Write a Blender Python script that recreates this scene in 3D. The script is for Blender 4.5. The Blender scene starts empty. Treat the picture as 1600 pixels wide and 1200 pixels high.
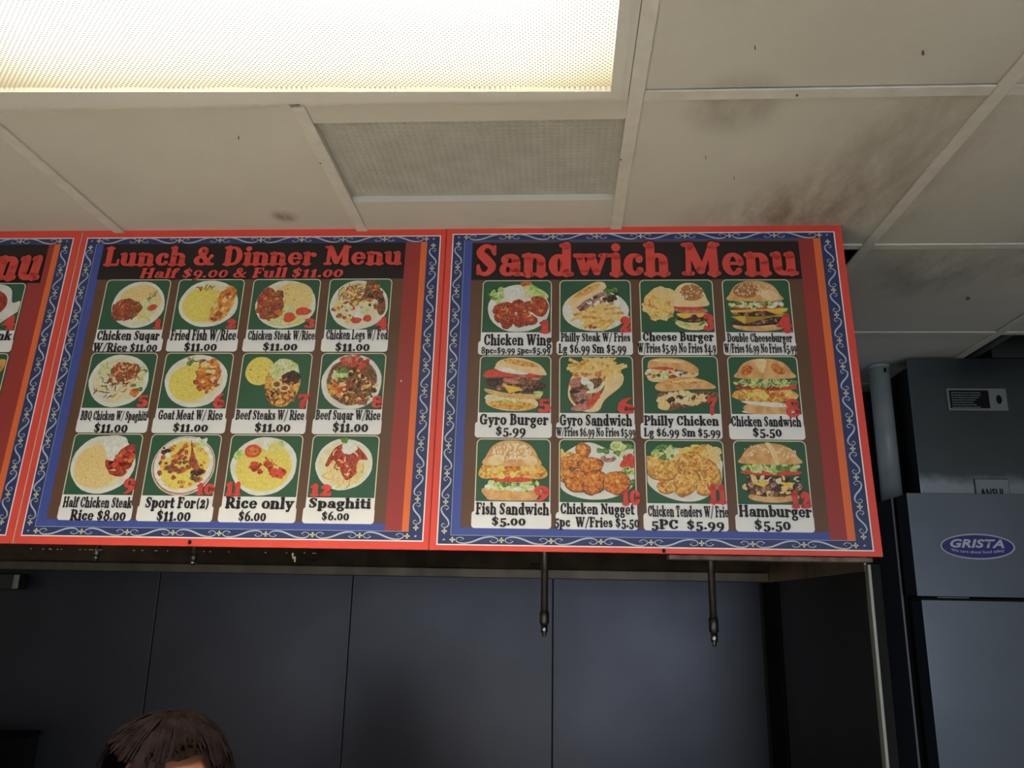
import bpy, bmesh, math, random
from mathutils import Vector, Matrix
R = math.radians
SC = bpy.context.scene
COL = SC.collection
Z0 = 1.66            # height of the eye above the floor
HC = 0.84 + Z0       # ceiling height

# ---------------------------------------------------------------- camera
cd = bpy.data.cameras.new('camera'); cam = bpy.data.objects.new('camera', cd); COL.objects.link(cam)
cd.sensor_width = 36; cd.lens = 28.8; cd.clip_start = .02
pit, yaw, rol = R(15.131), R(3.377), R(1.092)
fw = Vector((-math.sin(yaw)*math.cos(pit), math.cos(yaw)*math.cos(pit), math.sin(pit)))
r0 = Vector((math.cos(yaw), math.sin(yaw), 0)); u0 = r0.cross(fw)
rr = r0*math.cos(rol) + u0*math.sin(rol); uu = rr.cross(fw)
m3 = Matrix((rr, uu, -fw)).transposed()
cam.matrix_world = Matrix.Translation((0, 0, Z0)) @ m3.to_4x4()
SC.camera = cam
# ---------------------------------------------------------------- world, light, exposure
SC.view_settings.view_transform = 'Standard'; SC.view_settings.look = 'None'
SC.view_settings.exposure = .33; SC.view_settings.gamma = 1
SC.view_settings.use_curve_mapping = False
wd = bpy.data.worlds.new('world'); SC.world = wd; wd.use_nodes = True
wd.node_tree.nodes['Background'].inputs[0].default_value = (.60, .74, 1, 1)
wd.node_tree.nodes['Background'].inputs[1].default_value = .3
def area(name, loc, rot, sx, sy, power, color):
    l = bpy.data.lights.new(name, 'AREA'); l.shape = 'RECTANGLE'; l.size = sx; l.size_y = sy
    l.energy = power; l.color = color
    o = bpy.data.objects.new(name, l); COL.objects.link(o); o.location = loc; o.rotation_euler = rot
    return o
# daylight coming in through the two shop windows behind the photographer
area('daylight', (1.5, -3.75, 1.45), (R(90), 0, 0), 2.3, 1.6, 40, (.72, .84, 1))
area('daylight', (-1.6, -3.75, 1.45), (R(90), 0, 0), 1.9, 1.6, 17, (.86, .92, 1))

# ---------------------------------------------------------------- materials
def mat(name, c1, c2=None, rough=.5, metal=0, scale=30, bump=0, bscale=None, spec=.5, lo=.35, hi=.65, detail=3, stretch=None, rvar=0):
    m = bpy.data.materials.new(name); m.use_nodes = True
    nt = m.node_tree; b = nt.nodes['Principled BSDF']
    b.inputs['Base Color'].default_value = (*c1, 1); b.inputs['Roughness'].default_value = rough
    b.inputs['Metallic'].default_value = metal; b.inputs['Specular IOR Level'].default_value = spec
    tc = nt.nodes.new('ShaderNodeTexCoord'); src = tc.outputs['Object']
    if stretch:
        mp = nt.nodes.new('ShaderNodeMapping'); mp.inputs['Scale'].default_value = stretch
        nt.links.new(src, mp.inputs[0]); src = mp.outputs[0]
    if c2:
        n = nt.nodes.new('ShaderNodeTexNoise'); n.inputs['Scale'].default_value = scale; n.inputs['Detail'].default_value = detail
        nt.links.new(src, n.inputs['Vector'])
        r = nt.nodes.new('ShaderNodeValToRGB'); e = r.color_ramp.elements
        e[0].position = lo; e[1].position = hi; e[0].color = (*c1, 1); e[1].color = (*c2, 1)
        nt.links.new(n.outputs['Fac'], r.inputs[0]); nt.links.new(r.outputs[0], b.inputs['Base Color'])
    if rvar:
        n = nt.nodes.new('ShaderNodeTexNoise'); n.inputs['Scale'].default_value = 3; n.inputs['Detail'].default_value = 4
        nt.links.new(tc.outputs['Object'], n.inputs['Vector'])
        mr = nt.nodes.new('ShaderNodeMapRange'); mr.inputs['To Min'].default_value = rough-rvar; mr.inputs['To Max'].default_value = rough+rvar
        nt.links.new(n.outputs['Fac'], mr.inputs[0]); nt.links.new(mr.outputs[0], b.inputs['Roughness'])
    if bump:
        n = nt.nodes.new('ShaderNodeTexNoise'); n.inputs['Scale'].default_value = bscale or scale; n.inputs['Detail'].default_value = 2
        nt.links.new(src, n.inputs['Vector'])
        bp = nt.nodes.new('ShaderNodeBump'); bp.inputs['Strength'].default_value = bump; bp.inputs['Distance'].default_value = .002
        nt.links.new(n.outputs['Fac'], bp.inputs['Height']); nt.links.new(bp.outputs[0], b.inputs['Normal'])
    return m

TILE = mat('painted_tile', (.66, .63, .56), (.60, .57, .495), .75, scale=4, bump=.25, bscale=60, lo=.3, hi=.75, detail=6)
def grime(m, spots):
    """greasy smears: brown stain blotches at fixed places of the ceiling (a shape of their own)"""
    nt = m.node_tree; b = nt.nodes['Principled BSDF']; prev = b.inputs['Base Color'].links[0].from_socket
    g = nt.nodes.new('ShaderNodeNewGeometry')
    n = nt.nodes.new('ShaderNodeTexNoise'); n.inputs['Scale'].default_value = 9; n.inputs['Detail'].default_value = 8; n.inputs['Roughness'].default_value = .7
    mp = nt.nodes.new('ShaderNodeMapping'); mp.inputs['Rotation'].default_value = (0, 0, R(-35)); mp.inputs['Scale'].default_value = (1, .35, 1)
    nt.links.new(g.outputs['Position'], mp.inputs[0]); nt.links.new(mp.outputs[0], n.inputs['Vector'])
    for (x, y, rad, col, amt) in spots:
        d = nt.nodes.new('ShaderNodeVectorMath'); d.operation = 'DISTANCE'; d.inputs[1].default_value = (x, y, HC)
        nt.links.new(g.outputs['Position'], d.inputs[0])
        mr = nt.nodes.new('ShaderNodeMapRange'); mr.inputs['From Min'].default_value = rad; mr.inputs['From Max'].default_value = rad*.2
        mr.inputs['To Min'].default_value = 0; mr.inputs['To Max'].default_value = amt; mr.interpolation_type = 'SMOOTHSTEP'
        nt.links.new(d.outputs['Value'], mr.inputs[0])
        mm = nt.nodes.new('ShaderNodeMath'); mm.operation = 'MULTIPLY'; nt.links.new(mr.outputs[0], mm.inputs[0])
        m2 = nt.nodes.new('ShaderNodeMapRange'); m2.inputs['From Min'].default_value = .35; m2.inputs['From Max'].default_value = .62
        nt.links.new(n.outputs['Fac'], m2.inputs[0]); nt.links.new(m2.outputs[0], mm.inputs[1])
        mx = nt.nodes.new('ShaderNodeMix'); mx.data_type = 'RGBA'
        nt.links.new(mm.outputs[0], mx.inputs['Factor']); nt.links.new(prev, mx.inputs['A']); mx.inputs['B'].default_value = (*col, 1)
        prev = mx.outputs['Result']
    nt.links.new(prev, b.inputs['Base Color'])
grime(TILE, [(.60, 1.62, .30, (.22, .16, .10), .75), (.66, 1.35, .22, (.26, .20, .13), .5), (.93, 2.0, .22, (.14, .13, .10), .7),
             (.45, 1.75, .25, (.2, .14, .09), .6), (-.62, 1.66, .04, (.12, .07, .03), 1), (.3, 1.26, .12, (.2, .16, .11), .5), (1.2, 1.9, .25, (.1, .08, .06), .5)])
RAIL = mat('rail_paint', (.74, .71, .64), (.66, .625, .55), .6, scale=25)
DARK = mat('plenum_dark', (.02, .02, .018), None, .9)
FRAMEP = mat('lamp_frame_paint', (.76, .74, .68), (.72, .70, .64), .45, scale=6)
def steel(name, c1, c2, rough, scale=2.5, stretch=(1, 1, 1), rvar=.08, bump=.03, bscale=5):
    return mat(name, c1, c2, rough, 1, scale=scale, stretch=stretch, lo=.3, hi=.7, detail=5, rvar=rvar, bump=bump, bscale=bscale)
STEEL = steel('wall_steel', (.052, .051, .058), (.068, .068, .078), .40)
STEELW = steel('hood_steel', (.50, .42, .31), (.32, .26, .19), .42, scale=14, stretch=(1, 1, .2), bump=.1, bscale=20)
STEELD = steel('side_steel', (.055, .052, .045), (.075, .072, .063), .42)
STEELF = steel('fridge_steel', (.13, .143, .16), (.16, .176, .20), .42, bump=.02)
STEELA = steel('box_steel', (.22, .25, .27), (.30, .34, .37), .36)
GALV = mat('scuffed_steel', (.30, .34, .36), (.62, .66, .68), .35, .8, scale=90, bump=.3, detail=6)
BLACKM = mat('black_side', (.010, .010, .010), None, .7, spec=.12)
PIPEM = mat('pipe_iron', (.10, .095, .085), (.17, .155, .135), .4, .9, scale=40)
CHROME = mat('nozzle_metal', (.35, .34, .32), None, .25, 1)
PVC = mat('pipe_white', (.36, .39, .38), (.30, .33, .33), .4, scale=9)
TRIMB = mat('trim_bright', (.27, .27, .235), None, .45, .6)
# print colours
RED = mat('print_red', (.82, .080, .052), (.78, .068, .044), .42, scale=5)
REDT = mat('print_title_red', (.72, .070, .052), None, .42)
WHITE = mat('print_white', (.86, .84, .80), None, .42)
CREAM = mat('print_cream', (.78, .72, .52), None, .45)
NAVY = mat('print_navy', (.026, .040, .13), None, .42)
BLUE = mat('print_blue', (.055, .085, .33), None, .42)
BROWN = mat('print_brown', (.135, .066, .034), (.122, .058, .030), .42, scale=8)
BLACK = mat('print_black', (.014, .009, .008), None, .42)
DRED = mat('print_dark_red', (.34, .040, .034), None, .42)
ORANGE = mat('print_orange', (.80, .16, .035), None, .42)
GREEN = mat('print_green', (.028, .105, .050), None, .42)
SCROLL = mat('print_scroll', (.50, .55, .62), None, .45)
FLEUR = mat('print_fleur', (.68, .68, .40), None, .45)
FOOD = {}
def food(k, a, b, scale=160, c=None):
    m = mat('print_food_' + k, a, b, .45, scale=scale, lo=.38, hi=.62, detail=4); FOOD[k] = m
    if c:
        r = [n for n in m.node_tree.nodes if n.type == 'VALTORGB'][0]; e = r.color_ramp.elements.new(.5); e.color = (*c, 1)
food('plate', (.80, .78, .70), (.72, .70, .60), 40)
food('cream', (.80, .74, .48), (.70, .66, .42), 60)
food('yellow', (.82, .70, .16), (.74, .58, .10), 260)
food('tanrice', (.84, .66, .30), (.76, .54, .20), 300)
food('golden', (.85, .50, .12), (.50, .22, .04), 150, (.75, .38, .07))
food('orange', (.80, .27, .05), (.42, .09, .02), 170, (.66, .20, .03))
food('red', (.55, .07, .03), (.22, .02, .01), 200)
food('redbrown', (.52, .13, .05), (.20, .04, .02), 230)
food('brown', (.34, .15, .06), (.10, .04, .02), 220)
food('dark', (.10, .045, .03), (.03, .014, .012), 200)
food('lettuce', (.30, .50, .08), (.66, .74, .30), 180)
food('green', (.05, .16, .03), (.20, .34, .07), 220)
food('pale', (.78, .76, .42), (.56, .60, .22), 240)
food('tomato', (.75, .10, .05), (.60, .05, .03), 150)
food('bun', (.66, .32, .10), (.80, .48, .20), 60)
food('bunlight', (.86, .66, .36), (.80, .56, .26), 60)
food('cheese', (.86, .56, .07), (.80, .48, .05), 60)
food('white', (.84, .83, .76), (.70, .69, .60), 120)
food('pink', (.62, .28, .20), (.44, .14, .10), 160)
food('fries', (.90, .66, .24), (.78, .48, .12), 120)
food('toast', (.50, .22, .07), (.36, .13, .04), 120)
food('seed', (.88, .76, .52), None, 50)
food('purple', (.26, .07, .07), (.55, .36, .26), 240)

# ---------------------------------------------------------------- helpers
def tag(o, label=None, cat=None, group=None, kind=None):
    for k, v in (('label', label), ('category', cat), ('group', group), ('kind', kind)):
        if v: o[k] = v
    return o
def thing(name, loc, label, cat, group=None, rot=(0, 0, 0), kind=None):
    o = bpy.data.objects.new(name, None); COL.objects.link(o); o.location = loc; o.rotation_euler = rot
    o.empty_display_size = .05
    tag(o, label, cat, group, kind); return o
def origin(o):
    v = Vector(o.location)
    while o.parent: o = o.parent; v += Vector(o.location)
    return v
def obj(name, bm, mats, parent=None, local=False, smooth=False, base=None):
    me = bpy.data.meshes.new(name)
    if not local:
        off = origin(parent) if parent else Vector(base or (0, 0, 0))
        bmesh.ops.translate(bm, verts=bm.verts, vec=-off)
    else:
        rt = parent
        while rt.parent: rt = rt.parent
        bmesh.ops.translate(bm, verts=bm.verts, vec=(-rt.location.x, 0, 0))
    bm.to_mesh(me); bm.free()
    for m in (mats if isinstance(mats, (list, tuple)) else [mats]): me.materials.append(m)
    if smooth:
        for p in me.polygons: p.use_smooth = True
    o = bpy.data.objects.new(name, me); COL.objects.link(o)
    if parent: o.parent = parent
    elif base: o.location = base
    return o
def bx(bm, x0, x1, y0, y1, z0, z1, bev=0, mi=0):
    r = bmesh.ops.create_cube(bm, size=1)
    vs = r['verts']
    for v in vs:
        v.co = Vector(((x0+x1)/2 + v.co.x*(x1-x0), (y0+y1)/2 + v.co.y*(y1-y0), (z0+z1)/2 + v.co.z*(z1-z0)))
    fs = set(f for v in vs for f in v.link_faces)
    for f in fs: f.material_index = mi
    if bev:
        es = list(set(e for v in vs for e in v.link_edges))
        bmesh.ops.bevel(bm, geom=es, offset=bev, segments=2, affect='EDGES', profile=.6)
    return bm
def box(*a, **k): return bx(bmesh.new(), *a, **k)
def prism(bm, pts, axis, a, b, mi=0):
    """extrude a 2-D outline along an axis; pts are the other two coordinates in x,y,z order"""
    def P(p, t): return {'x': (t, p[0], p[1]), 'y': (p[0], t, p[1]), 'z': (p[0], p[1], t)}[axis]
    A = [bm.verts.new(P(p, a)) for p in pts]; B = [bm.verts.new(P(p, b)) for p in pts]
    fs = [bm.faces.new(A), bm.faces.new(B[::-1])]
    for i in range(len(pts)):
        j = (i+1) % len(pts); fs.append(bm.faces.new((A[i], B[i], B[j], A[j])))
    for f in fs: f.material_index = mi
    bmesh.ops.recalc_face_normals(bm, faces=fs); return bm
def lathe(bm, cx, cy, prof, n=20, mi=0, tilt=(0, 0)):
    """prof: (z, radius) list, top to bottom; tilt shifts x,y per metre of z"""
    rings = []
    zt = prof[0][0]
    for z, r in prof:
        ox, oy = tilt[0]*(zt-z), tilt[1]*(zt-z)
        rings.append([bm.verts.new((cx+ox+r*math.cos(2*math.pi*k/n), cy+oy+r*math.sin(2*math.pi*k/n), z)) for k in range(n)])
    fs = []
    for a, b in zip(rings, rings[1:]):
        for k in range(n): fs.append(bm.faces.new((a[k], a[(k+1) % n], b[(k+1) % n], b[k])))
    fs += [bm.faces.new(rings[0]), bm.faces.new(rings[-1][::-1])]
    for f in fs: f.material_index = mi; f.smooth = True
    fs[-1].smooth = fs[-2].smooth = False
    bmesh.ops.recalc_face_normals(bm, faces=fs); return bm

# ---------------------------------------------------------------- the room
fl = mat('floor_tile', (.42, .38, .33), (.36, .33, .28), .5, scale=6)
tag(obj('floor', box(-3.2, 2.8, -3.6, 3.3, -.1, 0), fl), 'pale tiled floor of the shop', None, kind='structure')
WALLP = mat('wall_paint', (.62, .59, .52), (.56, .53, .47), .8, scale=3)
WALLK = mat('kitchen_wall_paint', (.045, .045, .045), (.035, .035, .033), .8, scale=3)
tag(obj('wall_left', box(-3.3, -3.2, -3.6, 3.3, 0, HC+.3), WALLP), 'painted wall on the left of the room', kind='structure')
tag(obj('wall_right', box(2.8, 2.9, -3.6, 3.3, 0, HC+.3), WALLP), 'painted wall on the right of the room', kind='structure')
# shop front wall with two openings
bm = bmesh.new()
for a in [(-3.2, -2.6, 0, HC+.3), (-.6, .3, 0, HC+.3), (2.7, 2.8, 0, HC+.3), (-2.6, -.6, 0, .6), (-2.6, -.6, 2.3, HC+.3), (.3, 2.7, 0, .6), (.3, 2.7, 2.3, HC+.3)]:
    bx(bm, a[0], a[1], -3.7, -3.6, a[2], a[3])
tag(obj('wall_front', bm, WALLP), 'shop front wall with two window openings', kind='structure')
glass = mat('window_glass', (.9, .95, 1), None, .02); glass.node_tree.nodes['Principled BSDF'].inputs['Transmission Weight'].default_value = 1
glass.node_tree.nodes['Principled BSDF'].inputs['IOR'].default_value = 1.05
for n, (a, b) in enumerate([(-2.6, -.6), (.3, 2.7)]):
    w = bmesh.new(); 
    for q in [(a, a+.05, .6, 2.3), (b-.05, b, .6, 2.3), (a+.05, b-.05, .6, .65), (a+.05, b-.05, 2.25, 2.3), ((a+b)/2-.02, (a+b)/2+.02, .65, 2.25)]:
        bx(w, q[0], q[1], -3.68, -3.62, q[2], q[3])
    tag(obj('window_%d' % (n+1), w, BLACKM), 'dark framed shop window', kind='structure')

# back wall: stainless panels on the kitchen side of the hood
YB = 2.568
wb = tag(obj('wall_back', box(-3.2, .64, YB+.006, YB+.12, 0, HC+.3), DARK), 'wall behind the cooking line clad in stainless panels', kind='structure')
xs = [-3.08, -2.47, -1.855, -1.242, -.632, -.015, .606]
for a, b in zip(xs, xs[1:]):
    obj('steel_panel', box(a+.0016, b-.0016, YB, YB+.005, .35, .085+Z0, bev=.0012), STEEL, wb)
tag(obj('wall_back', box(.64, 2.8, 3.2, 3.3, 0, HC+.3), WALLK), 'dark wall behind the refrigerator', kind='structure')

# ---------------------------------------------------------------- ceiling
XL = [-3.2, -2.81, -2.22, -1.63, -1.04, -.458, .129, .728, 1.351, 1.95, 2.54, 2.8]
YL = [-3.6, -3.05, -2.44, -1.83, -1.22, -.61, 0, .61, 1.22, 1.832, 2.47, 3.08, 3.3]
ce = tag(obj('ceiling', box(-3.2, 2.8, -3.6, 3.3, HC+.22, HC+.3), DARK), 'suspended ceiling of stained beige tiles in metal rails', kind='structure')
rnd = random.Random(3)
for i in range(len(XL)-1):
    for j in range(len(YL)-1):
        x0, x1, y0, y1 = XL[i]+.004, XL[i+1]-.004, YL[j]+.004, YL[j+1]-.004
        if j == 7 and i in (4, 5): continue                # the lamps
        if i == 5 and j == 8 or i == 8 and j in (7, 10): continue
        if i == 6 and j == 9: 
            x1 = .672                                            # slipped tile leaves a dark gap at the rail
        if i < 4 and y0 > 1.8: pass
        z = HC + rnd.uniform(0, .002)
        obj('ceiling_tile', box(x0, x1, y0, y1, z, z+.012, bev=.0015), TILE, ce)
# slab with the recessed grey mesh panel between lamp and menus
bm = bmesh.new()
for q in [(-.454, .125, 1.224, 1.290), (-.454, .125, 1.590, 1.828), (-.454, -.448, 1.290, 1.590), (.116, .125, 1.290, 1.590)]:
    bx(bm, q[0], q[1], q[2], q[3], HC-.002, HC+.016, bev=.001)
obj('ceiling_tile', bm, TILE, ce)
MESHM = mat('grey_lattice', (.50, .50, .45), (.43, .43, .38), .45, scale=20)
nt = MESHM.node_tree; b = nt.nodes['Principled BSDF']
tc = nt.nodes.new('ShaderNodeTexCoord'); mp = nt.nodes.new('ShaderNodeMapping'); mp.inputs['Scale'].default_value = (78, 78, 78)
nt.links.new(tc.outputs['Object'], mp.inputs[0])
sx = nt.nodes.new('ShaderNodeSeparateXYZ'); nt.links.new(mp.outputs[0], sx.inputs[0])
def frac_tri(s, nt):
    f = nt.nodes.new('ShaderNodeMath'); f.operation = 'PINGPONG'; f.inputs[1].default_value = .5; nt.links.new(s, f.inputs[0]); return f.outputs[0]
mn = nt.nodes.new('ShaderNodeMath'); mn.operation = 'MINIMUM'
nt.links.new(frac_tri(sx.outputs[0], nt), mn.inputs[0]); nt.links.new(frac_tri(sx.outputs[1], nt), mn.inputs[1])
bp = nt.nodes.new('ShaderNodeBump'); bp.inputs['Distance'].default_value = .004; bp.inputs['Strength'].default_value = .55
nt.links.new(mn.outputs[0], bp.inputs['Height']); nt.links.new(bp.outputs[0], b.inputs['Normal'])
obj('lattice_panel', box(-.452, .120, 1.270, 1.600, HC+.012, HC+.018), MESHM, ce)['label'] = 'grey textured translucent panel set in a tile'
# rails
for x in XL[1:-1]:
    for a, b in ([(-3.6, .6), (1.235, 3.3)] if abs(x+.458) < .01 else [(-3.6, 3.3)]):
        obj('grid_rail', box(x-.0125, x+.0125, a, b, HC-.006, HC-.001, bev=.0008), RAIL, ce)
for y in YL[1:-1]:
    for k in range(len(XL)-1):
        obj('grid_rail', box(XL[k]+.0135, XL[k+1]-.0135, y-.0125, y+.0125, HC-.005, HC-.001, bev=.0008), RAIL, ce)
# dark return grille seen at the right edge of the frame
bm = bmesh.new()
for k in range(14): bx(bm, 1.37+0*k, 1.93, .63+.042*k, .65+.042*k, HC, HC+.01)
g = obj('air_grille', bm, BLACKM, ce)
bm = bmesh.new(); bx(bm, .76, .80, 1.17, 1.205, HC-.0015, HC+.002)
obj('tile_hole', bm, DARK, ce)['label'] = 'dark hole at the tile corner'
# rust holes and nail heads in rails and tiles
bm = bmesh.new()
for x, y, r in [(.397, 1.222, .004), (.118, 1.42, .003), (-.47, 1.42, .003), (.30, 1.10, .002), (-.60, 1.33, .002), (1.12, 2.17, .009), (.28, 1.42, .0015), (.35, 1.50, .0015), (.56, 1.12, .004)]:
    lathe(bm, x, y, [(HC-.0005, r*.3), (HC-.0072, r*.55)], 8)
obj('nail_head', bm, BROWN, ce)

# ---------------------------------------------------------------- lamp
lamp = thing('ceiling_lamp', (-.45, .91, HC), 'long fluorescent ceiling lamp with glowing prismatic diffuser in white frame', 'ceiling lamp')
bm = bmesh.new()
xo0, xo1, yo0, yo1 = -1.035, .115, .62, 1.222
inn = [(-1.0, .665), (.082, .665), (.085, 1.196), (-1.0, 1.168)]
outr = [(xo0, yo0), (xo1, yo0), (xo1, yo1), (xo0, yo1)]
mid = [(xo0+.012, yo0+.012), (xo1-.012, yo0+.012), (xo1-.012, yo1-.010), (xo0+.012, yo1-.010)]
def ring(bm, A, za, B, zb):
    va = [bm.verts.new((*p, za)) for p in A]; vb = [bm.verts.new((*p, zb)) for p in B]
    for k in range(4): bm.faces.new((va[k], va[(k+1) % 4], vb[(k+1) % 4], vb[k]))
ring(bm, outr, HC+.06, outr, HC-.008); ring(bm, outr, HC-.008, mid, HC-.008); ring(bm, mid, HC-.008, mid, HC-.012)
ring(bm, mid, HC-.012, inn, HC-.011); ring(bm, inn, HC-.011, inn, HC+.006)
bmesh.ops.remove_doubles(bm, verts=bm.verts, dist=1e-5); bmesh.ops.recalc_face_normals(bm, faces=bm.faces)
obj('lamp_frame', bm, FRAMEP, lamp)
DIF = bpy.data.materials.new('diffuser_glow'); DIF.use_nodes = True; nt = DIF.node_tree; nt.nodes.clear()
out = nt.nodes.new('ShaderNodeOutputMaterial'); em = nt.nodes.new('ShaderNodeEmission'); nt.links.new(em.outputs[0], out.inputs[0])
tc = nt.nodes.new('ShaderNodeTexCoord'); sp = nt.nodes.new('ShaderNodeSeparateXYZ'); nt.links.new(tc.outputs['Object'], sp.inputs[0])
def M(op, a, b=None, c=None):
    n = nt.nodes.new('ShaderNodeMath'); n.operation = op
    for k, v in enumerate((a, b, c)):
        if v is None: continue
        if isinstance(v, (int, float)): n.inputs[k].default_value = v
        else: nt.links.new(v, n.inputs[k])
    return n.outputs[0]
# prism pattern: product of two diagonal waves (pyramids moulded in the acrylic)
pitch = 2*math.pi/.0086
u1 = M('SINE', M('MULTIPLY', M('ADD', sp.outputs[0], sp.outputs[1]), pitch))
u2 = M('SINE', M('MULTIPLY', M('SUBTRACT', sp.outputs[0], sp.outputs[1]), pitch))
pr = M('MULTIPLY', M('ADD', u1, 1), M('MULTIPLY', M('ADD', u2, 1), .25))       # 0..1
dip = M('MINIMUM', M('MULTIPLY', pr, 1.9), 1)
# tubes run along x behind the lens: brightness across y, falling at the ends
ty = M('ABSOLUTE', M('ADD', sp.outputs[1], -.01))
fall = M('SUBTRACT', 1, M('MULTIPLY', ty, 2.9)); fall = M('MAXIMUM', fall, .16)
tx = M('MAXIMUM', M('SUBTRACT', M('ABSOLUTE', M('SUBTRACT', sp.outputs[0], .0)), .38), 0)
fall = M('MULTIPLY', fall, M('SUBTRACT', 1, M('MULTIPLY', tx, 2.4)))
st = M('MULTIPLY', fall, M('SUBTRACT', 1, M('MULTIPLY', dip, .90)))
# a prismatic lens sends most of its light straight down and little sideways
ge = nt.nodes.new('ShaderNodeNewGeometry'); dv = nt.nodes.new('ShaderNodeVectorMath'); dv.operation = 'DOT_PRODUCT'
nt.links.new(ge.outputs['Incoming'], dv.inputs[0]); nt.links.new(ge.outputs['True Normal'], dv.inputs[1])
cs = M('ABSOLUTE', dv.outputs['Value'])
lobe = M('ADD', 2.2, M('MULTIPLY', M('POWER', cs, 7), 150))
nt.links.new(M('MAXIMUM', M('MULTIPLY', st, lobe), .45), em.inputs['Strength'])
cr = nt.nodes.new('ShaderNodeValToRGB'); cr.color_ramp.elements[0].color = (1, .82, .48, 1); cr.color_ramp.elements[1].color = (1, .95, .82, 1)
cr.color_ramp.elements[0].position = .12; cr.color_ramp.elements[1].position = .75
nt.links.new(fall, cr.inputs[0]); nt.links.new(cr.outputs[0], em.inputs['Color'])
bm = bmesh.new(); bm.faces.new([bm.verts.new((p[0]*1.0, p[1], HC-.002)) for p in inn][::-1])
bm.faces.new([bm.verts.new((p[0]*1.0, p[1], HC+.002)) for p in inn])
obj('diffuser', bm, DIF, lamp)['label'] = 'glowing prismatic lens'
# ---------------------------------------------------------------- exhaust hood behind the menus
HX = .616; LEAN = R(4.533)
hood = thing('exhaust_hood', (-.7, 2.1, .06+Z0), 'stainless steel exhaust hood over the cooking line, mostly hidden behind the menus', 'range hood')
# sloped front panel, the menus are screwed to it
t = math.tan(LEAN)
bm = bmesh.new(); y0 = 1.683
prism(bm, [(y0, .106+Z0), (y0+.012, .106+Z0), (y0+.012+t*.72, .83+Z0), (y0+t*.72, .83+Z0)], 'x', -2.2, HX)
obj('front_panel', bm, STEELW, hood)
obj('bottom_rim', box(.22, HX, y0-.008, y0+.028, .095+Z0, .1035+Z0, bev=.001), mat('rim_grimy', (.10, .05, .04), (.2, .15, .12), .6, scale=60), hood)
obj('end_panel', prism(bmesh.new(), [(1.715, .079+Z0), (YB, .079+Z0), (YB, .82+Z0), (1.770, .82+Z0)], 'x', HX-.003, HX+.001), STEELW, hood)
bm = bmesh.new()
prism(bm, [(2.50, .100+Z0), (2.50, .106+Z0), (1.95, .62+Z0), (1.95, .61+Z0)], 'x', -2.2, HX-.004)
obj('sloped_baffle', bm, STEELW, hood)
bm = bmesh.new()
bx(bm, -2.2, HX-.004, 2.488, 2.492, .082+Z0, .104+Z0, bev=.001); bx(bm, -2.2, HX-.004, 2.492, YB-.001, .080+Z0, .084+Z0)
obj('grease_trough', bm, steel('trough_steel', (.20, .165, .125), (.12, .10, .075), .5, scale=14, stretch=(1, 1, .2)), hood)
obj('hood_top', box(-2.2, HX-.004, 1.76, YB, .80+Z0, .81+Z0), STEELW, hood)
for x in (-.735, -.067):
    bm = bmesh.new(); bx(bm, x-.014, x+.014, 2.476, 2.484, .118+Z0, .124+Z0, bev=.002)
    obj('slot', bm, BLACKM, hood)
# pale specks put in for small reflections along the underside edge
bm = bmesh.new(); rnd = random.Random(8)
for k in range(26):
    x = rnd.uniform(-1.12, -.5); bx(bm, x, x+.0025, 1.695, 1.698, .0955+Z0, .0975+Z0)
tag(obj('glint_speck', bm, mat('glint_pale', (.30, .25, .16), None, .4), hood), 'pale specks standing for glints under the rim', kind='stuff')

# fire suppression drop pipes
def drop(x, y, ztop, zpipe, zend, r, label, tilt=0):
    n = thing('suppression_nozzle', (x, y, ztop+Z0), label, 'hood nozzle', 'fire suppression nozzles under the hood')
    obj('pipe', lathe(bmesh.new(), x, y, [(ztop+Z0, r), (zpipe+Z0, r)], 20, tilt=(tilt, 0)), PIPEM, n)
    ox = x + tilt*(ztop-zpipe)
    h = zpipe-zend
    z = zpipe+Z0
    bm = bmesh.new()
    lathe(bm, ox, y, [(z+.008, r*1.02), (z+.006, r*1.28), (z-h*.40, r*1.28), (z-h*.44, r*1.0)], 6)
    obj('coupling', bm, PIPEM, n)
    bm = bmesh.new()
    lathe(bm, ox, y, [(z-h*.42, r*.95), (z-h*.80, r*.92), (z-h*.84, r*.55), (z-h*.98, r*.5), (z-h, r*.3)], 16)
    obj('nozzle_tip', bm, CHROME, n)
drop(-.0315, 2.0, .552, -.019, -.069, .0086, 'nozzle pipe hanging below the left part of the sandwich menu', )
drop(.3605, 2.0, .552, -.026, -.083, .0086, 'nozzle pipe hanging below the right part of the sandwich menu', tilt=0)
drop(-.890, 2.0, .552, .100, .080, .0080, 'short nozzle tip just below the lunch and dinner menu')
drop(-1.135, 2.0, .552, .110, .088, .0075, 'dark short nozzle tip near the bottom left corner of the lunch menu')
# short fitting seen under the first menus: a bit of twine
bm = bmesh.new()
pts = [(-.545, 1.69, .096), (-.543, 1.69, .089), (-.538, 1.689, .084), (-.539, 1.688, .078)]
for a, b in zip(pts, pts[1:]): bx(bm, min(a[0], b[0])-.0008, max(a[0], b[0])+.0008, 1.688, 1.690, b[2]+Z0, a[2]+Z0)
tag(obj('twine', bm, mat('twine_fibre', (.42, .36, .24), None, .8), base=(-.54, 1.69, .08+Z0)), 'scrap of pale twine dangling from the bottom of the lunch menu', 'twine')

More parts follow.
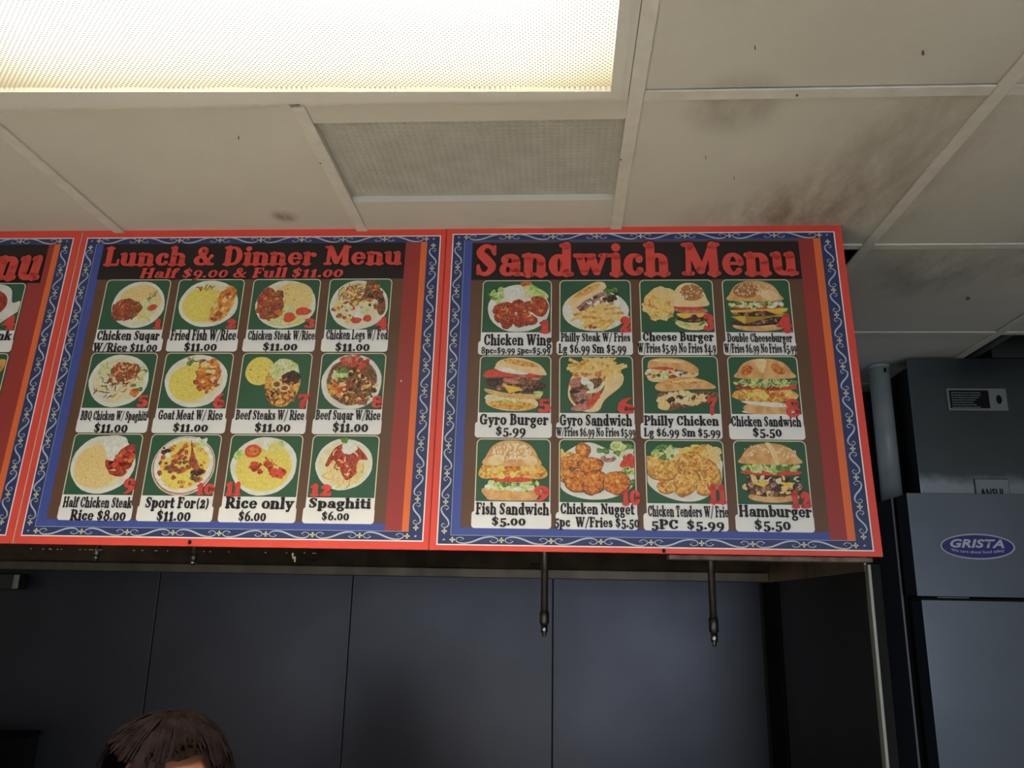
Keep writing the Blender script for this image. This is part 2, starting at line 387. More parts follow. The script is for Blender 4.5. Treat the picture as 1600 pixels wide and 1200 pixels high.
# end partition at the right of the cooking line
part = thing('end_partition', (HX, 2.1, 0), 'dark stainless side panel closing the right end of the cooking line', 'partition')
obj('side_sheet', box(HX, HX+.020, 1.72, YB-.001, .002, .078+Z0), STEELD, part)
obj('front_trim', box(HX-.002, HX+.004, 1.700, 1.72, .002, .092+Z0, bev=.0008), TRIMB, part)
bm = bmesh.new(); bx(bm, HX+.004, HX+.022, 1.701, 1.72, .002, .092+Z0)
obj('edge_channel', bm, BLACKM, part)
obj('corner_strip', box(HX-.004, HX-.0005, 2.40, YB-.001, .002, .078+Z0, bev=.001), BLACKM, part)  # dark strip on the side sheet along the back corner

# small junction box high on the back wall at the far left
jb = thing('light_guard', (-1.75, YB, .02+Z0), 'small dark metal box under the hood at the far left edge', 'box')
obj('box_body', box(-1.92, -1.668, YB-.06, YB-.001, .020+Z0, .066+Z0, bev=.003), STEELD, jb)
obj('edge_strip', box(-1.672, -1.655, YB-.066, YB-.061, .022+Z0, .064+Z0, bev=.001), TRIMB, jb)
cb = thing('kitchen_cabinet', (-1.9, 2.3, 0), 'dark steel cabinet top at the bottom left corner of the picture', 'cabinet')
obj('cabinet_body', box(-2.3, -1.555, 2.32, YB-.002, .002, Z0-.40, bev=.003), STEELD, cb)
obj('cabinet_top', box(-2.31, -1.548, 2.31, YB-.002, Z0-.40, Z0-.388, bev=.003), BLACKM, cb)
obj('cabinet_door', box(-2.28, -1.575, 2.308, 2.319, .12, Z0-.43, bev=.002), STEELD, cb)

# cooking range under the hood (below the frame, mirrored dimly in the steel)
rg = thing('cooking_range', (-.6, 2.15, 0), 'black and steel cooking range below the hood', 'stove')
obj('range_body', box(-1.5, .5, 1.80, YB-.01, .10, .88, bev=.01), STEELD, rg)
obj('range_top', box(-1.5, .5, 1.78, YB-.01, .881, .93, bev=.008), BLACKM, rg)
for x in (-1.45, .40):
    for y in (1.85, 2.45): obj('leg', lathe(bmesh.new(), x+.02, y, [(.10, .025), (.001, .02)], 12), STEELD, rg)
for x in (-1.2, -.5, .2): obj('oven_door', box(x-.30, x+.30, 1.785, 1.799, .2, .80, bev=.004), BLACKM, rg)
ct = thing('service_counter', (-.2, .8, 0), 'unseen service counter in front of the worker, pale top bouncing light', 'counter')
obj('counter_front', box(-2.15, .55, .50, .56, .001, .95), mat('counter_laminate', (.11, .075, .06), None, .5), ct)
obj('counter_top', box(-2.2, .6, .30, 1.06, .951, .99, bev=.008), mat('counter_bounce_pale', (.84, .82, .77), (.80, .78, .73), .5, scale=40), ct)  # out of view; top made pale and deep to bounce lamp light upward

# ---------------------------------------------------------------- refrigerator
fr = thing('refrigerator', (1.6, 2.9, 0), 'tall stainless refrigerator with an oval maker badge on its top panel', 'refrigerator')
FX0, FX1 = 1.036, 2.20
obj('cabinet_shell', box(FX0-.006, FX1, 2.60, 3.15, .10, .343+Z0, bev=.002), BLACKM, fr)
obj('corner_trim', box(FX0-.008, FX0-.003, 2.594, 2.600, .10, .343+Z0, bev=.0008), mat('dull_trim', (.20, .22, .22), None, .4, .8), fr)
bm = bmesh.new(); bx(bm, FX0+.0016, FX1-.02, 2.504, 2.599, .050+Z0, .344+Z0)
obj('panel_side', bm, BLACKM, fr)['label'] = 'black sides of the top panel'
obj('top_panel', box(FX0, FX1-.018, 2.5, 2.504, .048+Z0, .346+Z0, bev=.0012), STEELF, fr)
for k, (a, b) in enumerate([(1.046, 1.612), (1.620, 2.186)]):
    bm = bmesh.new(); bx(bm, a+.001, b-.001, 2.5045, 2.598, .16, .0365+Z0); 
    d = obj('door', box(a, b, 2.500, 2.5045, .16, .038+Z0, bev=.0015), STEELF, fr)
    obj('door_edge', bm, BLACKM, d)
    hx = b-.05 if k == 0 else a+.05
    obj('door_handle', box(hx-.012, hx+.012, 2.475, 2.499, .7, 1.25, bev=.006), BLACKM, d)
obj('hinge', box(1.10, 1.19, 2.52, 2.59, .0385+Z0, .0475+Z0, bev=.001), TRIMB, fr)
obj('gasket_strip', box(1.05, 2.18, 2.508, 2.594, .0386+Z0, .044+Z0), BLACKM, fr)
for x in (1.1, 2.1):
    for y in (2.65, 3.1): obj('foot', lathe(bmesh.new(), x, y, [(.10, .02), (.0, .03)], 12), BLACKM, fr)
# badge
def oval(bm, cx, cz, rx, rz, y, n=48, mi=0):
    f = bm.faces.new([bm.verts.new((cx+rx*math.cos(2*math.pi*k/n), y, cz+rz*math.sin(2*math.pi*k/n))) for k in range(n)])
    f.material_index = mi; return f
def ovalplate(cx, cz, rx, rz, y0, y1):
    bm = bmesh.new(); n = 56
    A = [(cx+rx*math.cos(2*math.pi*k/n), cz+rz*math.sin(2*math.pi*k/n)) for k in range(n)]
    prism(bm, A, 'y', y0, y1); return bm
bcx, bcz = 1.2205, .191+Z0
badge = obj('badge', ovalplate(bcx, bcz, .106, .0372, 2.4975, 2.4998), mat('badge_rim', (.52, .54, .62), None, .35), fr)
obj('badge_field', ovalplate(bcx, bcz, .101, .0328, 2.4970, 2.4974), mat('badge_blue', (.022, .028, .20), None, .35), badge)
BT = mat('badge_text', (.62, .63, .70), None, .4)
def text(s, width, height, x, y, z, m, parent, shear=0, bold=0, base_y=None, name='lettering', arc=0):
    cu = bpy.data.curves.new(name, 'FONT'); cu.body = s; cu.shear = shear; cu.offset = bold; cu.resolution_u = 3
    cu.space_character = 1.05
    o = bpy.data.objects.new(name, cu); COL.objects.link(o)
    dg = bpy.context.evaluated_depsgraph_get(); me = bpy.data.meshes.new_from_object(o.evaluated_get(dg))
    COL.objects.unlink(o); bpy.data.objects.remove(o)
    xs_ = [v.co.x for v in me.vertices]; ys_ = [v.co.y for v in me.vertices]
    a, b, c, d = min(xs_), max(xs_), min(ys_), max(ys_)
    off = origin(parent)
    for v in me.vertices:
        u = (v.co.x-a)/(b-a); w = (v.co.y-c)/(d-c)
        v.co = Vector((x + u*width, y, z + w*height - arc*(1-(2*u-1)**2))) - off
    me.materials.append(m)
    q = bpy.data.objects.new(name, me); COL.objects.link(q); q.parent = parent; return q
text('GRISTA', .152, .025, bcx-.077, 2.4966, bcz-.004, BT, badge, shear=.28, bold=.035)
text('We care about food safety', .150, .011, bcx-.076, 2.4966, bcz-.0165, BT, badge, bold=.012, arc=.006)

# ---------------------------------------------------------------- box on the refrigerator
# the cover colour turns paler towards its lower end, with a noisy edge
STEELB = steel('graded_cover', (.085, .095, .098), (.11, .125, .13), .36)
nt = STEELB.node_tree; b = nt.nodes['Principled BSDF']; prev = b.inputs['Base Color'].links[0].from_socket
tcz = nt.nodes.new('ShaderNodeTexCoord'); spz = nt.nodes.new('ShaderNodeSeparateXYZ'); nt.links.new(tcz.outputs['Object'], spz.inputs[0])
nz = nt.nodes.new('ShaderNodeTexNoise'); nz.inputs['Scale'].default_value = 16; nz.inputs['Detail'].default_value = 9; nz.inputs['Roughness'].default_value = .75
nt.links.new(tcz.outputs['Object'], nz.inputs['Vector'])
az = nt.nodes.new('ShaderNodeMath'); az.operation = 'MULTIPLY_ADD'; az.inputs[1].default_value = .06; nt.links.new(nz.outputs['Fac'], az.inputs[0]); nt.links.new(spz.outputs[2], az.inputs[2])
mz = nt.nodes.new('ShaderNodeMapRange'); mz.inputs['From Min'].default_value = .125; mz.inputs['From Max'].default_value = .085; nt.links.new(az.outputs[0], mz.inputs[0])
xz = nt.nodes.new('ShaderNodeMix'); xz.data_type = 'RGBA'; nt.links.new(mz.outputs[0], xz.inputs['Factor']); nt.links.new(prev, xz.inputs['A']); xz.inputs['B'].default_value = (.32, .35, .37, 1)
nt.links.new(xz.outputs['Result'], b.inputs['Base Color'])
ab = thing('suppression_box', (1.4, 2.83, .346+Z0), 'grey steel suppression control cabinet standing on the refrigerator', 'control box')
AX0, AX1, AY = 1.172, 1.66, 2.718
bm = box(AX0+.001, AX1, AY+.004, AY+.15, .347+Z0, .80+Z0)
obj('box_body', bm, BLACKM, ab)
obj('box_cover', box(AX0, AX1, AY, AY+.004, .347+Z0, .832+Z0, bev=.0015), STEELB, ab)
lb = obj('data_plate', box(1.290, 1.482, AY-.004, AY-.0003, .650+Z0, .726+Z0, bev=.0018), mat('plate_grey', (.20, .22, .22), None, .45), ab)
obj('plate_field', box(1.297, 1.424, AY-.0050, AY-.0041, .658+Z0, .719+Z0), BLACKM, lb)
bm = bmesh.new(); rnd = random.Random(2)
for k in range(7):                                        # rows of tiny illegible print
    z = .712-.0082*k+Z0; x = 1.303
    xe = 1.418 - (rnd.random()*.05 if k else .02)
    while x < xe:
        w = rnd.uniform(.003, .009); bx(bm, x, min(x+w, xe), AY-.0054, AY-.0051, z-.0032, z); x += w+.0016
obj('fine_print', bm, mat('print_grey', (.22, .23, .23), None, .5), lb)
obj('slot_window', ovalplate(1.4555, .688+Z0, .0085, .015, AY-.0060, AY-.0041), BLACKM, lb)
lb2 = obj('name_plate', box(1.342, 1.450, AY-.0045, AY-.0013, .350+Z0, .424+Z0, bev=.002), mat('plate_edge', (.05, .055, .06), None, .5), ab)
obj('plate_face', box(1.3445, 1.4475, AY-.0052, AY-.0046, .3525+Z0, .4215+Z0), STEELA, lb2)
text('ANSUL', .078, .026, 1.356, AY-.0056, .366+Z0, BLACKM, lb2, bold=.03, name='name_lettering')

# white pipe
wp = thing('vent_pipe', (1.123, 2.83, .346+Z0), 'pale grey vertical pipe rising to the ceiling beside the control box', 'pipe')
obj('pipe', lathe(bmesh.new(), 1.123, 2.83, [(.838+Z0, .034), (.347+Z0, .034)], 32), PVC, wp)
bm = bmesh.new(); bx(bm, 1.126, 1.133, 2.790, 2.7985, .805+Z0, .819+Z0, bev=.001)
obj('screw_hole', bm, BLACKM, wp)
obj('collar', lathe(bmesh.new(), 1.123, 2.83, [(.838+Z0, .0355), (.826+Z0, .0352)], 32), PVC, wp)
# duct pieces above the missing tile
dp = thing('duct', (1.55, 2.8, HC+.02), 'dark duct in the open ceiling bay above the refrigerator', 'duct')
obj('duct_body', box(1.50, 1.90, 2.80, 3.15, HC+.02, HC+.2), mat('duct_dark', (.07, .075, .075), None, .5, .5), dp)
obj('duct_flange', box(1.405, 1.43, 2.52, 3.1, HC+.01, HC+.2), mat('duct_grey', (.10, .11, .11), None, .6), dp)
# ---------------------------------------------------------------- print: fat serif lettering built from strokes
T_, t_ = .235, .105
def L(x0, y0, x1, y1, w=T_): return [(x0, y0, w), (x1, y1, w)]
def A(cx, cy, rx, ry, a0=0, a1=360, T=T_, t=t_):
    n = max(4, int(abs(a1-a0)/22)); o = []
    for k in range(n+1):
        a = R(a0+(a1-a0)*k/n); o.append((cx+rx*math.cos(a), cy+ry*math.sin(a), t+(T-t)*abs(math.cos(a))**1.3))
    return o
def Dt(x, y, r): return [(x, y, 2*r)]
s_ = .115
def ser(x, y, a=.13, b=.13): return L(x-a, y, x+b, y, s_)
def CR(pts, sub=4):
    o = []
    for i in range(len(pts)-1):
        p0 = pts[max(i-1, 0)]; p1 = pts[i]; p2 = pts[i+1]; p3 = pts[min(i+2, len(pts)-1)]
        for k in range(sub):
            t = k/sub
            o.append(tuple(.5*((2*p1[j])+(-p0[j]+p2[j])*t+(2*p0[j]-5*p1[j]+4*p2[j]-p3[j])*t*t+(-p0[j]+3*p1[j]-3*p2[j]+p3[j])*t**3) for j in range(3)))
    return o+[pts[-1]]
def Sx(w, h, y=0): return CR([(w*.80, y+h*.72, .09), (w*.66, y+h*.90, .10), (w*.40, y+h*.91, .13), (w*.24, y+h*.72, .22), (w*.50, y+h*.51, .25), (w*.74, y+h*.29, .22), (w*.56, y+h*.09, .13), (w*.30, y+h*.09, .10), (w*.16, y+h*.28, .09)])
G = {}
G['a'] = (.70, [A(.28, .20, .15, .15, T=.17, t=.09), L(.51, .12, .51, .42), A(.34, .43, .17, .19, 0, 150), Dt(.18, .48, .095), L(.51, .06, .64, .06, .12)])
G['b'] = (.70, [L(.18, .10, .18, .94), L(.05, .94, .18, .94, s_), A(.38, .33, .19, .28)])
G['c'] = (.62, [A(.34, .34, .19, .28, 45, 320), Dt(.47, .49, .10)])
G['d'] = (.74, [A(.31, .33, .17, .28), L(.53, .08, .53, .94), L(.38, .94, .53, .94, s_), L(.53, .055, .68, .055, s_)])
G['e'] = (.66, [A(.33, .34, .20, .29, 8, 318, T=.20, t=.09), L(.22, .36, .52, .36, .075)])
G['f'] = (.46, [L(.20, .08, .20, .78), A(.36, .78, .15, .17, 65, 180), Dt(.43, .83, .09), L(.05, .62, .40, .62, s_), ser(.20, .055)])
G['g'] = (.66, [A(.30, .43, .16, .19), A(.32, -.10, .20, .15, T=.17), Dt(.55, .60, .075), L(.2, .22, .2, .08, .12), L(.22, .08, .44, .04, .12)])
G['h'] = (.74, [L(.17, .06, .17, .94), L(.04, .94, .17, .94, s_), ser(.17, .055), A(.36, .43, .18, .19, 0, 170), L(.54, .06, .54, .43), ser(.54, .055, .12)])
G['i'] = (.38, [L(.19, .06, .19, .60), L(.05, .62, .19, .62, s_), ser(.19, .055), Dt(.19, .87, .125)])
G['k'] = (.74, [L(.17, .06, .17, .94), L(.04, .94, .17, .94, s_), ser(.17, .055), L(.22, .28, .52, .60, .11), L(.34, .40, .55, .08, .21), ser(.58, .055, .13, .1), ser(.52, .62, .12, .12)])
G['l'] = (.38, [L(.19, .06, .19, .94), L(.05, .94, .19, .94, s_), ser(.19, .055)])
G['n'] = (.74, [L(.17, .06, .17, .60), L(.04, .62, .17, .62, s_), ser(.17, .055), A(.36, .43, .18, .19, 0, 170), L(.54, .06, .54, .43), ser(.54, .055, .12)])
G['m'] = (1.10, [L(.17, .06, .17, .60), L(.04, .62, .17, .62, s_), ser(.17, .055), A(.36, .43, .18, .19, 0, 170), L(.54, .06, .54, .43), ser(.54, .055, .1, .1), A(.73, .43, .18, .19, 0, 170), L(.91, .06, .91, .43), ser(.91, .055, .1, .13)])
G['o'] = (.68, [A(.34, .34, .21, .29, T=.21)])
G['p'] = (.72, [L(.18, -.22, .18, .60), L(.05, .62, .18, .62, s_), ser(.18, -.23), A(.39, .33, .18, .28)])
G['q'] = (.72, [L(.54, -.22, .54, .60), ser(.54, -.23), A(.32, .33, .18, .28)])
G['r'] = (.56, [L(.17, .06, .17, .60), L(.04, .62, .17, .62, s_), ser(.17, .055), L(.2, .5, .40, .61, .11), Dt(.45, .53, .11)])
G['s'] = (.54, [Sx(.54, .68)])
G['t'] = (.46, [L(.20, .14, .20, .84, .22), L(.05, .62, .40, .62, s_), A(.31, .16, .11, .11, 180, 310, t=.10)])
G['u'] = (.76, [L(.17, .25, .17, .60), L(.04, .62, .17, .62, s_), A(.35, .24, .18, .19, 180, 350), L(.54, .08, .54, .60), L(.42, .62, .54, .62, s_), L(.54, .055, .68, .055, s_)])
G['v'] = (.68, [L(.17, .58, .33, .12, .22), L(.52, .60, .36, .10, .11), ser(.16, .62, .12), ser(.53, .62, .11, .1)])
G['w'] = (1.02, [L(.17, .58, .31, .12, .21), L(.49, .58, .35, .12, .12), L(.50, .58, .66, .12, .21), L(.86, .58, .70, .12, .11), ser(.16, .62, .12), ser(.50, .62, .14, .08), ser(.87, .62, .10, .1)])
G['y'] = (.68, [L(.17, .58, .34, .10, .21), L(.54, .60, .30, -.14, .12), Dt(.20, -.17, .10), L(.2, -.2, .32, -.16, .09), ser(.16, .62, .12), ser(.54, .62, .11, .1)])
H_ = lambda y, a, b: L(a, y, b, y, s_)
G['B'] = (.78, [L(.22, .06, .22, .94), H_(.94, .07, .44), H_(.06, .07, .44), H_(.51, .2, .42), A(.42, .725, .14, .21, -90, 90), A(.42, .285, .19, .225, -90, 90)])
G['C'] = (.80, [A(.42, .50, .27, .44, 42, 322), Dt(.62, .70, .10), L(.68, .66, .68, .92, .09)])
G['D'] = (.86, [L(.22, .06, .22, .94), H_(.94, .07, .42), H_(.06, .07, .42), A(.42, .50, .27, .44, -90, 90)])
G['F'] = (.72, [L(.22, .06, .22, .94), H_(.94, .07, .62), L(.63, .93, .63, .74, .09), H_(.52, .2, .48), L(.50, .62, .50, .42, .08), H_(.06, .07, .40)])
G['G'] = (.88, [A(.42, .50, .27, .44, 42, 330), Dt(.62, .72, .09), L(.68, .68, .68, .92, .09), L(.66, .12, .66, .40, .20), H_(.44, .50, .80)])
G['H'] = (.94, [L(.22, .06, .22, .94), L(.72, .06, .72, .94), H_(.5, .22, .72), ser(.22, .06), ser(.22, .94), ser(.72, .06), ser(.72, .94)])
G['L'] = (.70, [L(.22, .06, .22, .94), H_(.06, .07, .62), L(.63, .08, .63, .32, .09), ser(.22, .94)])
G['M'] = (1.14, [L(.20, .06, .22, .92, .13), L(.26, .90, .55, .16, .24), L(.58, .16, .86, .90, .13), L(.92, .06, .90, .92, .24), ser(.19, .06, .12, .12), ser(.20, .94, .12, .08), ser(.92, .06), ser(.94, .94, .06, .12)])
G['N'] = (.92, [L(.19, .06, .19, .92, .12), L(.22, .90, .70, .14, .25), L(.72, .10, .72, .92, .12), ser(.19, .06, .12, .12), ser(.19, .94, .12, .06), ser(.72, .94, .13, .12)])
G['P'] = (.76, [L(.22, .06, .22, .94), H_(.94, .07, .42), H_(.46, .2, .42), A(.42, .70, .20, .24, -90, 90), H_(.06, .07, .40)])
G['Q'] = (.88, [A(.43, .50, .27, .44), L(.42, .18, .72, -.10, .15)])
G['R'] = (.84, [L(.22, .06, .22, .94), H_(.94, .07, .42), H_(.48, .2, .42), A(.42, .71, .19, .23, -90, 90), ser(.22, .06), L(.44, .44, .66, .10, .23), ser(.70, .06, .1, .1)])
G['S'] = (.70, [Sx(.70, 1.0), L(.58, .68, .58, .92, .08), L(.12, .08, .12, .32, .08)])
G['T'] = (.76, [L(.38, .06, .38, .92), H_(.94, .08, .68), L(.09, .92, .09, .70, .09), L(.67, .92, .67, .70, .09), ser(.38, .06, .16, .16)])
G['W'] = (1.20, [L(.20, .90, .38, .10, .24), L(.60, .90, .42, .10, .13), L(.60, .90, .78, .10, .24), L(1.02, .90, .82, .10, .12), ser(.19, .94, .13), ser(.60, .94, .14, .1), ser(1.03, .94, .12, .1)])
G['0'] = (.68, [A(.34, .40, .20, .34, T=.21)])
G['1'] = (.50, [L(.26, .06, .26, .74), L(.08, .64, .26, .76, .11), ser(.26, .055, .16, .16)])
G['2'] = (.66, [Dt(.20, .58, .10), CR([(.14, .60, .10), (.30, .74, .12), (.48, .58, .22), (.34, .34, .17), (.16, .10, .11)]), L(.14, .08, .54, .10, .17), L(.56, .10, .56, .28, .08)])
G['3'] = (.64, [Dt(.18, .62, .10), A(.30, .55, .17, .20, -80, 140), A(.30, .12, .20, .24, -140, 85), Dt(.16, .0, .10)])
G['4'] = (.68, [L(.44, -.20, .44, .74, .22), L(.42, .74, .10, .16, .10), L(.08, .12, .62, .12, .13), ser(.44, -.19, .12, .12)])
G['5'] = (.64, [L(.20, .70, .52, .73, .16), L(.20, .70, .17, .40, .09), A(.30, .14, .20, .26, -140, 120), Dt(.17, -.02, .10)])
G['6'] = (.68, [A(.34, .28, .20, .25, T=.19), CR([(.16, .34, .22), (.20, .62, .20), (.34, .84, .14), (.50, .96, .08)])])
G['7'] = (.62, [L(.12, .70, .54, .70, .17), L(.54, .68, .30, .25, .15), L(.30, .25, .28, -.16, .23), L(.10, .72, .10, .52, .09)])
G['8'] = (.70, [A(.35, .27, .21, .24, T=.19), A(.35, .74, .18, .20, T=.17)])
G['9'] = (.68, [A(.34, .48, .20, .25, T=.19), CR([(.53, .42, .22), (.48, .14, .20), (.34, -.08, .14), (.18, -.20, .08)])])
G['$'] = (.68, [Sx(.66, .90, .02), L(.34, -.08, .34, 1.04, .08), L(.54, .62, .54, .80, .07), L(.14, .10, .14, .30, .07)])
G['.'] = (.30, [Dt(.15, .12, .12)])
G['/'] = (.50, [L(.04, -.12, .44, 1.0, .10)])
G['='] = (.60, [L(.08, .46, .50, .46, .12), L(.08, .22, .50, .22, .12)])
G['('] = (.38, [A(.42, .42, .24, .56, 125, 235, T=.15)])
G[')'] = (.38, [A(-.02, .42, .24, .56, -55, 55, T=.15)])
G['&'] = (.94, [A(.36, .74, .13, .20, T=.17), A(.34, .27, .22, .21, 60, 330, T=.22), L(.28, .62, .66, .10, .20), L(.72, .46, .54, .14, .11), Dt(.74, .50, .09), ser(.72, .07, .08, .12)])
G[' '] = (.30, [])
def stroke(bm, pts, tf, z, mi, grow=0, cap=8):
    """fat round-ended stroke, laid flat on the board face"""
    fs = []
    n = len(pts)
    for k, (x, y, w) in enumerate(pts):
        r = w/2+grow
        if k in (0, n-1) or n < 6:
            fs.append(bm.faces.new([bm.verts.new(tf(x+r*math.cos(2*math.pi*j/cap), y+r*math.sin(2*math.pi*j/cap), z)) for j in range(cap)]))
    nor = []
    for k in range(n):
        a = pts[max(k-1, 0)]; b = pts[min(k+1, n-1)]
        dx, dy = b[0]-a[0], b[1]-a[1]; l = math.hypot(dx, dy) or 1
        nor.append((-dy/l, dx/l))
    if n > 1:
        prev = None
        for (x, y, w), (nx, ny) in zip(pts, nor):
            r = w/2+grow
            c = (bm.verts.new(tf(x+nx*r, y+ny*r, z)), bm.verts.new(tf(x-nx*r, y-ny*r, z)))
            if prev: fs.append(bm.faces.new((prev[0], prev[1], c[1], c[0])))
            prev = c
    for f in fs: f.material_index = mi
def lettering(bm, s, x0, x1, y0, y1, lift, mi, grow=0, slant=0, outline=None, track=0):
    """stretch the words between x0..x1 (board mm), baseline y0, cap height y1"""
    adv = sum(G[c][0]+track for c in s); sx, sy = (x1-x0)/adv, (y1-y0)
    for k, (g, m) in enumerate(([(outline[0], outline[1])] if outline else []) + [(grow, mi)]):
        x = 0
        for c in s:
            for j, st in enumerate(G[c][1]):
                def tf(px, py, z, x=x): return ((x0 + (x+px+slant*py)*sx)/1000, -(lift + (.00004*k) + .000002*j), (y0 + py*sy)/1000)
                stroke(bm, st, tf, 0, m, g)
            x += G[c][0]+track
def flat(bm, pts, lift, mi):
    f = bm.faces.new([bm.verts.new((x/1000, -lift, y/1000)) for x, y in pts]); f.material_index = mi
def rectf(bm, x0, x1, y0, y1, lift, mi): flat(bm, [(x0, y0), (x1, y0), (x1, y1), (x0, y1)], lift, mi)
def rrect(x0, x1, y0, y1, r, top=True, bot=False, n=5):
    p = []
    def cor(cx, cy, a0): return [(cx+r*math.cos(R(a0+90*k/n)), cy+r*math.sin(R(a0+90*k/n))) for k in range(n+1)]
    p += cor(x1-r, y1-r, 0) if top else [(x1, y1)]
    p += cor(x0+r, y1-r, 90) if top else [(x0, y1)]
    p += cor(x0+r, y0+r, 180) if bot else [(x0, y0)]
    p += cor(x1-r, y0+r, 270) if bot else [(x1, y0)]
    return p

# ---------------------------------------------------------------- printed food, a small vocabulary of flat printed shapes
FK = list(FOOD); FM = [FOOD[k] for k in FK]
def draw(bm, items, px0, px1, py0, py1, seed=1, clip=True):
    rn = random.Random(seed); lay = [0]
    W, H = px1-px0, py1-py0
    def put(pts, m, lift=None):
        lay[0] += 1
        if clip: pts = [(min(max(x, .004), .996), min(max(y, .0), .985)) for x, y in pts]
        q = []
        for p in pts:
            if not q or abs(p[0]-q[-1][0])+abs(p[1]-q[-1][1]) > 1e-4: q.append(p)
        if len(q) < 3: return
        flat(bm, [(px0+x*W, py0+y*H) for x, y in q], .0010+lay[0]*.0000035, FK.index(m))
    def ell(cx, cy, rx, ry, m, rot=0, wob=0, n=26):
        c, s = math.cos(R(rot)), math.sin(R(rot)); pts = []; ph = [rn.uniform(0, 6.3) for _ in range(4)]
        for k in range(n):
            a = 2*math.pi*k/n; w = 1+wob*(math.sin(3*a+ph[0])*.5+math.sin(5*a+ph[1])*.35+math.sin(9*a+ph[2])*.3)
            x, y = rx*w*math.cos(a), ry*w*math.sin(a)
            pts.append((cx+x*c-y*s, cy+x*s+y*c))
        put(pts, m)
    def inreg(reg):
        cx, cy, rx, ry = reg[:4]; rot = R(reg[4]) if len(reg) > 4 else 0
        a = rn.uniform(0, 6.283); r = math.sqrt(rn.random())
        x, y = rx*r*math.cos(a), ry*r*math.sin(a)
        return cx+x*math.cos(rot)-y*math.sin(rot), cy+x*math.sin(rot)+y*math.cos(rot)
    for it in items:
        k = it[0]
        if k == 'E': ell(*it[1:])
        elif k == 'P':
            pts = it[1]
            if len(it) > 3:                       # smooth outline
                p3 = [(x, y, 0) for x, y in pts]; p3 = p3+p3[:3]
                o = []
                for i in range(1, len(p3)-2):
                    p0, p1, p2, p4 = p3[i-1], p3[i], p3[i+1], p3[i+2]
                    for q in range(5):
                        t = q/5
                        o.append(tuple(.5*((2*p1[j])+(-p0[j]+p2[j])*t+(2*p0[j]-5*p1[j]+4*p2[j]-p4[j])*t*t+(-p0[j]+3*p1[j]-3*p2[j]+p4[j])*t**3) for j in range(2)))
                pts = o
            put(pts, it[2])
        elif k == 'B':                            # blobs: region, count, size, kinds
            for _ in range(it[2]):
                x, y = inreg(it[1]); s = it[3]*rn.uniform(.6, 1.3)
                ell(x, y, s, s*rn.uniform(.5, 1), rn.choice(it[4]), rn.uniform(0, 180), .25, 9)
        elif k == 'N':                            # strips: region, count, length, width, kinds, angle, spread
            a0, sp = (it[6], it[7]) if len(it) > 6 else (0, 90)
            for _ in range(it[2]):
                x, y = inreg(it[1]); a = R(a0+rn.uniform(-sp, sp)); l = it[3]*rn.uniform(.6, 1.2); w = it[4]
                bend = rn.uniform(-.3, .3)*l if sp > 60 else 0
                dx, dy = math.cos(a)*l/2, math.sin(a)*l/2*1.2; nx, ny = -math.sin(a)*w/2, math.cos(a)*w/2*1.2
                mx, my = -math.sin(a)*bend, math.cos(a)*bend
                put([(x-dx+nx, y-dy+ny), (x+mx+nx, y+my+ny), (x+dx+nx, y+dy+ny), (x+dx-nx, y+dy-ny), (x+mx-nx, y+my-ny), (x-dx-nx, y-dy-ny)], rn.choice(it[5]))
def plate(cx=.5, cy=.5, rx=.44, ry=.47, m='plate'):
    return [('E', cx, cy, rx, ry, m, 0, .02, 30), ('E', cx, cy, rx*.86, ry*.86, 'cream')]
def bun_top(cx, y0, rx, h, m='bun', seeds=0, rot=0):
    pts = [(cx-rx, y0), (cx-rx*1.0, y0+h*.35), (cx-rx*.75, y0+h*.78), (cx-rx*.3, y0+h), (cx+rx*.3, y0+h), (cx+rx*.75, y0+h*.78), (cx+rx*1.0, y0+h*.35), (cx+rx, y0)]
    c, s = math.cos(R(rot)), math.sin(R(rot))
    pts = [(cx+(x-cx)*c-(y-y0)*s, y0+(x-cx)*s+(y-y0)*c) for x, y in pts]
    o = [('P', pts, m, 1)]
    if seeds: o += [('N', (cx, y0+h*.62, rx*.66, h*.30), seeds, .035, .015, ['seed'], 60, 50)]
    return o
def pc(L_, body, edge, hi, n=9, s=.032):
    # overlapping fried pieces: dark crisp edge, body, crumbs of lighter crust
    o = []
    for x, y, rx, ry, a in L_:
        o += [('E', x+.008, y-.012, rx*1.06, ry*1.06, edge, a, .08), ('E', x, y, rx*.96, ry*.96, body, a, .08), ('B', (x-rx*.1, y+ry*.12, rx*.62, ry*.62, a), n, s, hi)]
    return o
